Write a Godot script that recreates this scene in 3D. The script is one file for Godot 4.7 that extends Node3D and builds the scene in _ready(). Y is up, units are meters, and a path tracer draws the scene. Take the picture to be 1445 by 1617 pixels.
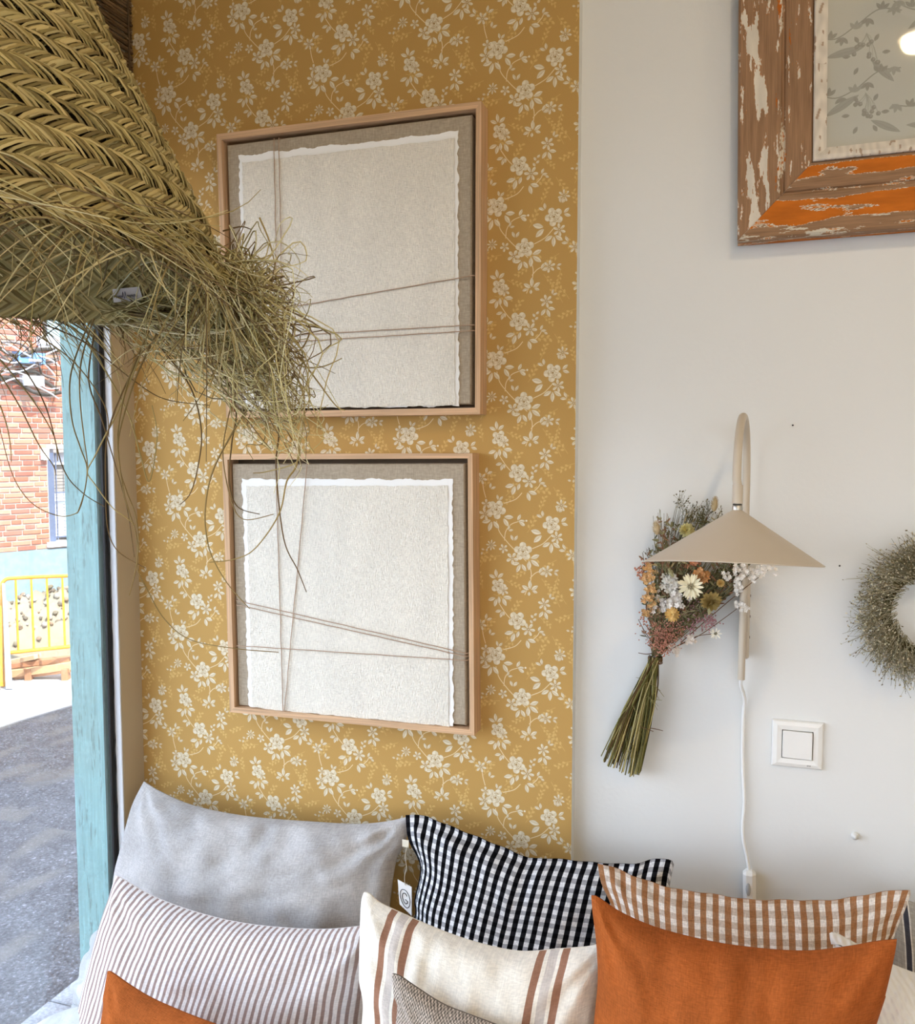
extends Node3D

const F := 1420.0
const CX := 722.5
const CY := 808.5
const EYE := Vector3(0, 1.55, 1.67)
var cam_basis := Basis(Vector3.UP, deg_to_rad(17.5)) * Basis(Vector3.RIGHT, -atan(108.0 / 1420.0))
var rng := RandomNumberGenerator.new()
var noise := FastNoiseLite.new()
const WX := -1.243         # inner face of the window wall
const PIER := 0.03         # front of the papered pier
const GROUND := -0.7       # street level
const CEIL := 3.0

const LAMP := 0.085

func _ready() -> void:
	var cam := Camera3D.new()
	cam.name = "camera"
	cam.transform = Transform3D(cam_basis, EYE)
	cam.fov = rad_to_deg(2.0 * atan(CY / F))
	cam.near = 0.05; cam.far = 200.0
	add_child(cam)
	cam.current = true
	var env := Environment.new()
	var sky_m := ProceduralSkyMaterial.new()
	sky_m.sky_top_color = Color(0.72, 0.82, 0.95); sky_m.sky_horizon_color = Color(0.92, 0.94, 0.97); sky_m.sky_curve = 0.2
	sky_m.ground_bottom_color = Color(0.5, 0.5, 0.5); sky_m.ground_horizon_color = Color(0.8, 0.8, 0.8)
	sky_m.sky_energy_multiplier = 1.0
	var sky := Sky.new()
	sky.sky_material = sky_m
	env.background_mode = Environment.BG_SKY
	env.sky = sky
	env.background_energy_multiplier = 1.0
	env.tonemap_mode = Environment.TONE_MAPPER_LINEAR
	env.tonemap_exposure = 7.8
	env.sdfgi_enabled = true; env.ssao_enabled = true; env.ssil_enabled = true
	var we := WorldEnvironment.new()
	we.name = "world"; we.environment = env
	add_child(we)
	var sun := DirectionalLight3D.new()
	sun.name = "sun"
	sun.light_color = C(255, 250, 242); sun.light_energy = 0.5; sun.light_angular_distance = 0.6
	sun.shadow_enabled = true
	add_child(sun)
	sun.look_at_from_position(Vector3.ZERO, Vector3(-0.55, -0.8, -0.2))
	make_materials()
	make_wallpaper()
	make_room()
	make_street()
	make_straw_lamp()
	make_pictures()
	make_painted_frame()
	make_cushions()
	make_wall_lamp()
	make_wreath()
	make_bouquet()
	lamp_fitting(0.52, 1.82, 0)
	lamp_fitting(2.4, 1.9, 1)  # this and the next two: unseen lamps added for warm fill
	lamp_fitting(0.6, 3.6, 2)
	lamp_fitting(2.5, 3.7, 3)

# ---------------------------------------------------------------- geometry helpers
func ray(px: float, py: float) -> Vector3:
	return cam_basis * Vector3((px - CX) / F, (CY - py) / F, -1.0)
func on_plane(px: float, py: float, n: Vector3, d: float) -> Vector3:
	var r := ray(px, py)
	return EYE + r * ((d - n.dot(EYE)) / n.dot(r))
func onz(px: float, py: float, z: float) -> Vector3:
	return on_plane(px, py, Vector3(0, 0, 1), z)
func onx(px: float, py: float, x: float) -> Vector3:
	return on_plane(px, py, Vector3(1, 0, 0), x)
func ony(px: float, py: float, y: float) -> Vector3:
	return on_plane(px, py, Vector3(0, 1, 0), y)
func deep(px: float, py: float, d: float) -> Vector3:
	return EYE + ray(px, py) * d

class MB:
	var v := PackedVector3Array()
	var n := PackedVector3Array()
	var uv := PackedVector2Array()
	var col := PackedColorArray()
	var idx := PackedInt32Array()
	func vert(p: Vector3, nn: Vector3, t: Vector2, c: Color) -> void:
		v.push_back(p); n.push_back(nn); uv.push_back(t); col.push_back(c)
	func tri(a: int, b: int, c: int) -> void:      # a b c counter-clockwise from outside
		idx.push_back(a); idx.push_back(c); idx.push_back(b)
	# a smooth grid of (nu+1)*(nv+1) points; outside is du x dv unless flipped
	func grid(p: PackedVector3Array, nu: int, nv: int, c := Color.WHITE, flip := false, closed := false, uvs := PackedVector2Array()) -> void:
		var o := v.size()
		var w := nu + 1
		for j in nv + 1:
			for i in w:
				var i0 := i - 1
				var i1 := i + 1
				if closed:
					if i0 < 0: i0 = nu - 1
					if i1 > nu: i1 = 1
				else:
					i0 = maxi(i0, 0); i1 = mini(i1, nu)
				var du := p[j * w + i1] - p[j * w + i0]
				var dv := p[mini(j + 1, nv) * w + i] - p[maxi(j - 1, 0) * w + i]
				var nn := du.cross(dv)
				if nn.length_squared() < 1e-20:
					var jj := 1 if j < nv / 2.0 else nv - 1
					du = p[jj * w + i1] - p[jj * w + i0]
					nn = du.cross(dv)
					if nn.length_squared() < 1e-20: nn = Vector3.UP
				nn = nn.normalized()
				vert(p[j * w + i], -nn if flip else nn, uvs[j * w + i] if uvs.size() else Vector2(float(i) / nu, float(j) / nv), c)
		for j in nv:
			for i in nu:
				var a := o + j * w + i
				if flip:
					tri(a, a + w + 1, a + 1); tri(a, a + w, a + w + 1)
				else:
					tri(a, a + 1, a + w + 1); tri(a, a + w + 1, a + w)
	func face(pts: Array, center: Vector3, c := Color.WHITE, us := 1.0) -> void:
		var nn: Vector3 = (pts[1] - pts[0]).cross(pts[2] - pts[0])
		if nn.length_squared() < 1e-18 and pts.size() > 3:
			nn = (pts[2] - pts[0]).cross(pts[3] - pts[0])
		nn = nn.normalized()
		var mid := Vector3.ZERO
		for q in pts: mid += q
		mid /= pts.size()
		var turned := nn.dot(mid - center) < 0
		if turned: nn = -nn
		var o := v.size()
		for q in pts:
			var t := Vector2(q.x, -q.y)
			if absf(nn.x) > absf(nn.y) and absf(nn.x) > absf(nn.z): t = Vector2(q.z, -q.y)
			elif absf(nn.y) > absf(nn.z): t = Vector2(q.x, q.z)
			vert(q, nn, t * us, c)
		for k in range(1, pts.size() - 1):
			if turned: tri(o, o + k + 1, o + k)
			else: tri(o, o + k, o + k + 1)
	# eight corners: four of one end, four of the other
	func hexa(a: Array, b: Array, c := Color.WHITE, us := 1.0) -> void:
		var m := Vector3.ZERO
		for k in 4: m += a[k] + b[k]
		m /= 8.0
		face(a, m, c, us); face(b, m, c, us)
		for k in 4:
			var l := (k + 1) % 4
			face([a[k], a[l], b[l], b[k]], m, c, us)
	# a box with chamfered edges
	func bbox(at: Transform3D, s: Vector3, e := 0.003, c := Color.WHITE, us := 1.0) -> void:
		var h := s * 0.5
		e = minf(e, minf(h.x, minf(h.y, h.z)) * 0.9)
		var m := at.origin
		var P := func(x: float, y: float, z: float, ax: int) -> Vector3:
			var q := Vector3(x * h.x, y * h.y, z * h.z)
			for k in 3:
				if k != ax: q[k] -= signf(q[k]) * e
			return at * q
		for ax in 3:
			for sg in [-1.0, 1.0]:
				var quad := []
				for st in [[-1.0, -1.0], [1.0, -1.0], [1.0, 1.0], [-1.0, 1.0]]:
					var q := Vector3.ZERO
					q[ax] = sg; q[(ax + 1) % 3] = st[0]; q[(ax + 2) % 3] = st[1]
					quad.push_back(P.call(q.x, q.y, q.z, ax))
				face(quad, m, c, us)
		for ax in 3:
			for s1 in [-1.0, 1.0]:
				for s2 in [-1.0, 1.0]:
					var quad := []
					var b := (ax + 1) % 3
					var d := (ax + 2) % 3
					for t in [[-1.0, b], [1.0, b], [1.0, d], [-1.0, d]]:
						var q := Vector3.ZERO
						q[ax] = t[0]; q[b] = s1; q[d] = s2
						quad.push_back(P.call(q.x, q.y, q.z, t[1]))
					face(quad, m, c, us)
		for x in [-1.0, 1.0]:
			for y in [-1.0, 1.0]:
				for z in [-1.0, 1.0]:
					face([P.call(x, y, z, 0), P.call(x, y, z, 1), P.call(x, y, z, 2)], m, c, us)
	func tube(path: PackedVector3Array, r0: float, r1: float, sides := 8, c := Color.WHITE, cap := true, flat := 1.0, fn := Vector3.ZERO) -> void:
		var k := path.size()
		var p := PackedVector3Array()
		var t := (path[1] - path[0]).normalized()
		var a := t.cross(Vector3.UP if absf(t.y) < 0.9 else Vector3.RIGHT).normalized()
		if fn != Vector3.ZERO: a = t.cross(fn).normalized()
		for j in k:
			var tt := (path[mini(j + 1, k - 1)] - path[maxi(j - 1, 0)]).normalized()
			a = (a - tt * a.dot(tt)).normalized()
			var b := a.cross(tt)
			var r := lerpf(r0, r1, float(j) / (k - 1))
			for i in sides + 1:
				var q := TAU * (i % sides) / sides
				p.push_back(path[j] + (a * cos(q) + b * sin(q) * flat) * r)
		grid(p, sides, k - 1, c, false, true)
		if cap:
			for e in 2:
				var o := v.size()
				var j := 0 if e == 0 else k - 1
				var nn := (path[0] - path[1]).normalized() if e == 0 else (path[k - 1] - path[k - 2]).normalized()
				vert(path[j], nn, Vector2.ZERO, c)
				for i in sides + 1: vert(p[j * (sides + 1) + i], nn, Vector2.ZERO, c)
				for i in sides:
					if e == 1: tri(o, o + 1 + i, o + 2 + i)
					else: tri(o, o + 2 + i, o + 1 + i)
	func lathe(prof: Array, sides: int, at: Transform3D, c := Color.WHITE) -> void:
		var p := PackedVector3Array()
		for q in prof:
			for i in sides + 1:
				var f := TAU * (i % sides) / sides
				p.push_back(at * Vector3(cos(f) * q.x, q.y, -sin(f) * q.x))
		grid(p, sides, prof.size() - 1, c, false, true)
	func blob(at: Transform3D, r: Vector3, seg := 8, c := Color.WHITE) -> void:
		var p := PackedVector3Array()
		var h := maxi(seg / 2, 3)
		for j in h + 1:
			var th := PI * j / h - PI / 2
			for i in seg + 1:
				var f := TAU * (i % seg) / seg
				p.push_back(at * (Vector3(cos(th) * cos(f), sin(th), -cos(th) * sin(f)) * r))
		grid(p, seg, h, c, false, true)
	func mesh() -> ArrayMesh:
		var a := []
		a.resize(Mesh.ARRAY_MAX)
		a[Mesh.ARRAY_VERTEX] = v; a[Mesh.ARRAY_NORMAL] = n; a[Mesh.ARRAY_TEX_UV] = uv; a[Mesh.ARRAY_COLOR] = col; a[Mesh.ARRAY_INDEX] = idx
		var m := ArrayMesh.new()
		m.add_surface_from_arrays(Mesh.PRIMITIVE_TRIANGLES, a)
		return m

func smooth(pts: PackedVector3Array, per := 6) -> PackedVector3Array:   # Catmull-Rom through the points
	var out := PackedVector3Array()
	var k := pts.size()
	for i in k - 1:
		var a := pts[maxi(i - 1, 0)]
		var d := pts[mini(i + 2, k - 1)]
		for s in per:
			out.push_back(pts[i].cubic_interpolate(pts[i + 1], a, d, float(s) / per))
	out.push_back(pts[k - 1])
	return out
func resample(pts: PackedVector3Array, n: int) -> PackedVector3Array:
	var L := PackedFloat32Array([0.0])
	for i in range(1, pts.size()): L.push_back(L[i - 1] + pts[i].distance_to(pts[i - 1]))
	var out := PackedVector3Array()
	var k := 0
	for i in n + 1:
		var s := L[-1] * i / n
		while k < pts.size() - 2 and L[k + 1] < s: k += 1
		out.push_back(pts[k].lerp(pts[k + 1], clampf((s - L[k]) / maxf(L[k + 1] - L[k], 1e-9), 0, 1)))
	return out

# ---------------------------------------------------------------- scene tree helpers
func thing(called: String, label: String, category: String, at := Vector3.ZERO, group := "") -> Node3D:
	var o := Node3D.new()
	o.name = called
	o.position = at
	add_child(o, true)
	o.set_meta("label", label); o.set_meta("category", category)
	if group: o.set_meta("group", group)
	return o
func part(parent: Node3D, called: String, mb: MB, mat: Material, kind := "") -> MeshInstance3D:
	return part_mesh(parent, called, mb.mesh(), mat, kind)
func part_mesh(parent: Node3D, called: String, m: Mesh, mat: Material, kind := "") -> MeshInstance3D:
	var o := MeshInstance3D.new()
	o.name = called
	o.mesh = m
	o.material_override = null
	if m is ArrayMesh and m.get_surface_count() and m.surface_get_material(0) == null: m.surface_set_material(0, mat)
	else: o.set_surface_override_material(0, mat)
	if parent != self and parent.get_parent() == self: o.position = -parent.position   # meshes are built in world places
	parent.add_child(o, true)
	if kind: o.set_meta("kind", kind)
	return o
func solo(called: String, mb: MB, mat: Material, label: String, category: String, group := "") -> MeshInstance3D:
	var o := part(self, called, mb, mat)
	o.set_meta("label", label); o.set_meta("category", category)
	if group: o.set_meta("group", group)
	return o
func struct(called: String, mb: MB, mat: Material) -> MeshInstance3D:
	return part(self, called, mb, mat, "structure")

# ---------------------------------------------------------------- materials
func flat(c: Color, rough := 0.7, metal := 0.0, spec := 0.5) -> StandardMaterial3D:
	var m := StandardMaterial3D.new()
	m.albedo_color = c; m.roughness = rough; m.metallic = metal; m.metallic_specular = spec
	return m
func vcol(rough := 0.8, spec := 0.3) -> StandardMaterial3D:
	var m := flat(Color.WHITE, rough, 0.0, spec)
	m.vertex_color_use_as_albedo = true
	return m
func C(r: int, g: int, b: int) -> Color:
	return Color8(r, g, b)
func L(r: int, g: int, b: int) -> Color:      # linear, for vertex colours
	return Color8(r, g, b).srgb_to_linear()
func paint(w: int, h: int, fn: Callable) -> ImageTexture:
	var d := PackedByteArray()
	d.resize(w * h * 3)
	var k := 0
	for y in h:
		for x in w:
			var c: Color = fn.call(x, y)
			d[k] = clampi(int(c.r * 255.0), 0, 255); d[k + 1] = clampi(int(c.g * 255.0), 0, 255); d[k + 2] = clampi(int(c.b * 255.0), 0, 255)
			k += 3
	return ImageTexture.create_from_image(Image.create_from_data(w, h, false, Image.FORMAT_RGB8, d))
func textured(t: Texture2D, rough := 0.85, height: Texture2D = null, scale := 0.05, spec := 0.3) -> StandardMaterial3D:
	var m := flat(Color.WHITE, rough, 0.0, spec)
	m.albedo_texture = t
	if height:
		m.heightmap_enabled = true; m.heightmap_texture = height; m.heightmap_scale = scale
	return m
func bumpy(m: StandardMaterial3D, height: Texture2D, scale: float) -> StandardMaterial3D:
	m.heightmap_enabled = true; m.heightmap_texture = height; m.heightmap_scale = scale
	return m
func nz(x: float, y: float) -> float:
	return noise.get_noise_2d(x, y)
func weave(x: int, y: int, a := 0.06) -> float:       # the slubs of a plain-woven cloth, at texture scale
	return 1.0 + a * (nz(x * 1.7, y * 0.09 + 300.0) + nz(x * 0.09 + 700.0, y * 1.7)) + a * 0.5 * nz(x * 0.35 + 90.0, y * 0.35)

var cloth_height: ImageTexture
var M := {}

func make_materials() -> void:
	noise.noise_type = FastNoiseLite.TYPE_SIMPLEX
	noise.frequency = 0.35
	noise.fractal_type = FastNoiseLite.FRACTAL_NONE
	noise.seed = 7
	cloth_height = paint(768, 768, func(x, y):
		var g := 0.5 + 0.22 * nz(x * 1.9, y * 0.12 + 300.0) + 0.22 * nz(x * 0.12 + 700.0, y * 1.9) + 0.1 * nz(x * 0.12, y * 0.12)
		return Color(g, g, g))
	var wall_h := paint(512, 512, func(x, y):
		var g := 0.5 + 0.2 * nz(x * 0.25, y * 0.25) + 0.12 * nz(x * 0.9, y * 0.9) + 0.15 * nz(x * 0.05, y * 0.05)
		return Color(g, g, g))
	M.wall = flat(C(224, 225, 222), 0.75)
	bumpy(M.wall, wall_h, 0.03)
	M.wall.uv1_scale = Vector3(1.6, 1.6, 1.6)
	M.ceiling = flat(C(168, 160, 146), 0.9)
	M.beige = flat(C(188, 173, 146), 0.7)
	M.white_metal = flat(C(225, 228, 232), 0.45)
	M.gasket = flat(C(22, 22, 24), 0.6)
	M.floor = textured(paint(256, 256, func(x, y):
		var g := 1.0 + 0.12 * nz(x * 0.05, y * 0.9) - (0.5 if y % 64 < 1 else 0.0)
		return Color(0.70 * g, 0.69 * g, 0.67 * g)), 0.5)
	M.oak = textured(paint(256, 512, func(x, y):
		var g := 1.0 + 0.07 * nz(x * 0.9, y * 0.02) + 0.05 * nz(x * 0.2, y * 0.02 + 50.0)
		return Color(0.80 * g, 0.66 * g, 0.52 * g)), 0.55)
	M.paper = flat(C(240, 240, 236), 0.9)
	M.thread = flat(C(176, 150, 126), 0.9)
	M.lamp = flat(C(200, 188, 169), 0.45)
	M.cable = flat(C(238, 238, 234), 0.4)
	M.plastic = flat(C(234, 233, 228), 0.3)
	M.steel = flat(C(190, 188, 182), 0.3, 0.9)
	M.dark = flat(C(40, 36, 32), 0.7)
	M.straw = vcol(0.7, 0.25)
	M.straw.backlight_enabled = true
	M.straw.backlight = Color(0.22, 0.2, 0.12)
	M.fringe = vcol(0.65, 0.3)
	M.fringe.backlight_enabled = true
	M.fringe.backlight = Color(0.5, 0.48, 0.34)
	M.plant = vcol(0.8, 0.2)

# ---------------------------------------------------------------- wallpaper print
var wp: PackedFloat32Array
var WPW := 840
var WPH := 672
const WPS := 2.4
func dab(x: int, y: int, c: Color, a: float) -> void:
	if a <= 0.0: return
	var k := (posmod(y, WPH) * WPW + posmod(x, WPW)) * 3
	wp[k] = lerpf(wp[k], c.r, a); wp[k + 1] = lerpf(wp[k + 1], c.g, a); wp[k + 2] = lerpf(wp[k + 2], c.b, a)
func leaf(px: float, py: float, ang: float, ln: float, wd: float, c: Color, line: Color, round_tip := false) -> void:
	px *= WPS; py *= WPS; ln *= WPS; wd *= WPS
	var ca := cos(ang); var sa := sin(ang)
	var mx := px + ca * ln * 0.5; var my := py + sa * ln * 0.5
	var r := int(ln * 0.5 + wd) + 2
	for y in range(int(my) - r, int(my) + r + 1):
		for x in range(int(mx) - r, int(mx) + r + 1):
			var lx := (x - px) * ca + (y - py) * sa
			var ly := -(x - px) * sa + (y - py) * ca
			if lx < -1.0 or lx > ln + 1.0: continue
			var t := clampf(lx / ln, 0, 1)
			var w := wd * (sqrt(maxf(0.0, 1.0 - pow(2.0 * t - 1.0, 2.0))) * (0.55 + 0.45 * t) if round_tip else pow(sin(PI * t), 0.8))
			var d := w - absf(ly)
			var a := clampf(d + 0.5, 0, 1)
			if a <= 0.0: continue
			var k := c
			if absf(ly) < 0.55 and t < (0.6 if round_tip else 0.85): k = c.lerp(line, 0.75)
			elif ly > 0.0: k = c.lerp(line, 0.16)
			if d < 1.3 and t > 0.1: k = k.lerp(line, 0.6)
			dab(x, y, k, a)
func stroke(pts: Array, w: float, c: Color) -> void:
	var p := PackedVector3Array()
	for q in pts: p.push_back(Vector3(q.x, q.y, 0) * WPS)
	p = smooth(p, 10)
	p = resample(p, int(maxf(4, p[0].distance_to(p[-1]) * 1.4)))
	var r := w * WPS * 0.5
	for q in p:
		for y in range(int(q.y - r) - 1, int(q.y + r) + 2):
			for x in range(int(q.x - r) - 1, int(q.x + r) + 2):
				dab(x, y, c, clampf(r - Vector2(x - q.x, y - q.y).length() + 0.5, 0, 1))
const CREAM := Color(0.89, 0.85, 0.75)
const LINE := Color(0.62, 0.50, 0.30)
const GOLD := Color(0.84, 0.70, 0.44)
func dot(x: float, y: float, r: float, c: Color) -> void:
	stroke([Vector2(x, y), Vector2(x + 0.1, y)], r * 2.0, c)
func rose(x: float, y: float, r: float, turn: float) -> void:
	r *= 1.19
	for k in 5:      # three rings of overlapping petals, each edged
		var a := turn + TAU * k / 5.0
		leaf(x + cos(a) * r * 0.12, y + sin(a) * r * 0.12, a, r * 0.95, r * 0.50, CREAM, LINE, true)
	for k in 5:
		var a := turn + 0.63 + TAU * k / 5.0
		leaf(x, y, a, r * 0.70, r * 0.36, CREAM, LINE, true)
	for k in 3:
		var a := turn + TAU * k / 3.0
		leaf(x, y, a, r * 0.42, r * 0.26, CREAM, LINE, true)
	var sp := []
	for k in 9: sp.push_back(Vector2(x, y) + Vector2.from_angle(turn + k * 0.9) * r * (0.08 + 0.035 * k))
	stroke(sp, 0.8, LINE)
	for k in 3:
		var arc := []
		for w in 4: arc.push_back(Vector2(x, y) + Vector2.from_angle(turn + k * 2.1 + w * 0.35) * r * 0.52)
		stroke(arc, 0.7, LINE)
	dot(x, y, r * 0.09, LINE)
func bloom(x: float, y: float, r: float, turn: float, n := 6) -> void:
	r *= 1.19
	for k in n:
		var a := turn + TAU * k / n
		leaf(x + cos(a) * r * 0.16, y + sin(a) * r * 0.16, a, r * 0.86, r * (1.75 / n), CREAM, LINE, true)
	dot(x, y, r * 0.17, LINE); dot(x, y, r * 0.08, CREAM)
func leaves(x: float, y: float, ang: float, s: float, n := 3) -> void:
	s *= 1.2
	for k in n:
		var a := ang + (k - (n - 1) / 2.0) * 1.0
		leaf(x + cos(a) * s * 0.18, y + sin(a) * s * 0.18, a, s * (1.0 if k != n / 2 or n == 2 else 1.12), s * 0.25, CREAM, LINE)
func sprig(x: float, y: float, ang: float, ln: float, gold := true) -> void:
	ln *= 1.35
	var c := GOLD if gold else CREAM
	var d := Vector2.from_angle(ang)
	var s := Vector2(-d.y, d.x)
	stroke([Vector2(x, y), Vector2(x, y) + d * ln * 0.5 + s * ln * 0.06, Vector2(x, y) + d * ln], 0.6, c)
	for k in 6:
		var t := 0.25 + 0.14 * k
		var q := Vector2(x, y) + d * ln * t
		leaf(q.x, q.y, ang + (0.8 if k % 2 else -0.8), ln * 0.23, ln * 0.065, c, GOLD if not gold else LINE.lerp(GOLD, 0.6))
func wallpaper_unit(ox: float, oy: float) -> void:
	# faint trailing sprigs first, then stems, leaves and blooms
	for s in [[-38, 34, -2.3, 26], [-25, 52, 2.7, 24], [62, 42, -1.1, 26], [50, 90, 0.1, 24], [10, 88, 2.9, 26], [130, 60, 1.2, 22], [118, 92, 2.5, 24], [172, 22, 0.2, 24], [205, 60, -1.0, 24], [150, 100, -0.9, 24], [215, 108, 2.4, 22], [240, 100, 0.1, 28], [84, 2, -1.2, 22], [150, 12, -1.8, 22], [196, -6, 0.4, 22], [20, -26, -0.9, 22], [64, 112, 2.6, 22], [286, 96, 0.9, 24], [122, 120, 1.8, 20], [176, 70, 2.9, 20], [262, 60, 0.7, 20], [300, 40, -2.2, 26], [-30, 110, -1.2, 22], [90, 128, 0.8, 20]]:
		sprig(ox + s[0], oy + s[1], s[2], s[3])
	var P := func(a): 
		var r := []
		for k in range(0, a.size(), 2): r.push_back(Vector2(ox + a[k], oy + a[k + 1]))
		return r
	for st in [[2, 22, 8, 42, 24, 62, 38, 76], [18, 58, 20, 42, 30, 28, 44, 22], [64, 100, 70, 118, 68, 140], [68, 128, 78, 118, 92, 112], [68, 140, 62, 150, 58, 160], [108, 46, 92, 62, 72, 72], [182, 38, 196, 58, 208, 70], [226, 108, 214, 120, 192, 128], [60, 96, 52, 88, 48, 80], [262, 88, 258, 96, 250, 104], [150, 92, 152, 104, 156, 118]]:
		stroke(P.call(st), 1.7, GOLD)
		stroke(P.call(st), 0.8, CREAM)
	# A: big cluster
	leaves(ox - 6, oy + 20, 1.9, 15); leaves(ox + 14, oy + 14, 0.5, 15, 2)
	bloom(ox - 20, oy + 9, 11, 0.3); bloom(ox - 18, oy - 10, 8, 0.9, 5)
	rose(ox + 2, oy, 14.5, 0.2)
	leaves(ox + 6, oy - 16, -1.3, 9, 2)
	# bud on a curved stem
	leaves(ox + 42, oy + 22, -0.6, 11, 2); leaf(ox + 46, oy + 22, 0.6, 13, 4.5, CREAM, LINE, true); dot(ox + 60, oy + 20, 1.8, CREAM)
	leaves(ox + 24, oy + 40, -0.7, 8, 2)
	# B: rose with a small bloom
	leaves(ox + 66, oy + 92, 0.6, 15); leaves(ox + 50, oy + 100, 2.0, 13)
	bloom(ox + 33, oy + 92, 10, 0.2, 5)
	rose(ox + 54, oy + 78, 14, 0.9)
	leaves(ox + 36, oy + 60, -1.5, 10, 2); bloom(ox + 16, oy + 74, 7.5, 0.5, 5)
	bloom(ox - 8, oy + 68, 8.5, 0.1, 8)
	for k in 4: leaf(ox - 16 - k * 5, oy + 74 + k * 3.5, 2.6 + (0.8 if k % 2 else -0.8), 7, 2.2, CREAM, LINE)
	bloom(ox + 100, oy + 114, 9.5, 0.7); leaves(ox + 84, oy + 120, -0.6, 10, 2); leaves(ox + 112, oy + 114, 0.2, 8, 2)
	leaves(ox + 68, oy + 152, -1.6, 13, 3); leaf(ox + 60, oy + 152, 2.8, 11, 3, CREAM, LINE); leaf(ox + 72, oy + 152, 0.3, 11, 3, CREAM, LINE); leaf(ox + 66, oy + 154, 1.6, 8, 3, CREAM, LINE)
	# C: tall cluster
	leaves(ox + 92, oy + 44, 2.9, 17, 2); leaves(ox + 108, oy + 58, 1.6, 14, 3)
	bloom(ox + 118, oy + 50, 10, 0.4)
	rose(ox + 108, oy + 26, 13.5, 0.5); leaves(ox + 92, oy + 14, -2.2, 10, 2); leaves(ox + 124, oy + 22, -0.2, 11, 2)
	bloom(ox + 126, oy - 10, 9.5, 0.2, 7); leaves(ox + 120, oy + 4, -1.2, 9, 2)
	# D: upright spray
	leaves(ox + 178, oy + 28, 2.3, 13, 2); leaves(ox + 188, oy + 26, 0.6, 14, 2); leaf(ox + 182, oy + 26, 1.5, 14, 3.5, CREAM, LINE)
	rose(ox + 182, oy + 6, 12, 0.1); leaves(ox + 178, oy - 8, -1.7, 12, 3); bloom(ox + 192, oy + 14, 8, 0.6, 5)
	leaves(ox + 190, oy + 52, 2.4, 11, 2); leaf(ox + 190, oy + 54, 1.3, 9, 3, CREAM, LINE)
	# E: rose and daisy
	leaves(ox + 214, oy + 92, 2.4, 15, 2); leaves(ox + 236, oy + 104, 0.8, 14, 2); leaf(ox + 222, oy + 90, 1.9, 14, 3.5, CREAM, LINE)
	bloom(ox + 240, oy + 86, 11, 0.1)
	rose(ox + 218, oy + 70, 14, 0.3)
	for k in 4: leaf(ox + 248 + k * 0.8, oy + 74 - k * 5.0, -1.4 + (0.8 if k % 2 else -0.8), 8, 2.6, CREAM, LINE)
	leaves(ox + 258, oy + 90, -0.6, 9, 2); leaf(ox + 266, oy + 92, 0.5, 8, 2.5, CREAM, LINE)
	# F: single flower on a leafy stem
	bloom(ox + 270, oy + 36, 10, 0.3); leaves(ox + 270, oy + 48, 1.2, 12, 3); leaves(ox + 280, oy + 26, -0.8, 8, 2)
	# G: flower with sprigs
	bloom(ox + 147, oy + 82, 9.5, 0.2); leaves(ox + 136, oy + 74, -2.6, 10, 2); leaves(ox + 156, oy + 74, -0.9, 10, 2)
	leaves(ox + 164, oy + 102, -0.9, 9, 2)

func make_wallpaper() -> void:
	wp.resize(WPW * WPH * 3)
	for y in WPH:
		for x in WPW:
			var g := 1.0 + 0.035 * (1.0 if (x / 2 + y / 2) % 3 == 0 else -0.5) + 0.02 * nz(x * 0.8, y * 0.8)
			var k := (y * WPW + x) * 3
			wp[k] = 0.735 * g; wp[k + 1] = 0.588 * g; wp[k + 2] = 0.34 * g
	wallpaper_unit(20, 30)
	wallpaper_unit(20 + 175, 30 + 140)
	var d := PackedByteArray()
	d.resize(wp.size())
	for k in wp.size(): d[k] = clampi(int(wp[k] * 255.0), 0, 255)
	M.wallpaper = textured(ImageTexture.create_from_image(Image.create_from_data(WPW, WPH, false, Image.FORMAT_RGB8, d)), 0.7)
	M.wallpaper.uv1_scale = Vector3(1.0 / 0.35, 1.0 / 0.28, 1)
	M.wallpaper.uv1_offset = Vector3(0.32, 0.2, 0)

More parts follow.
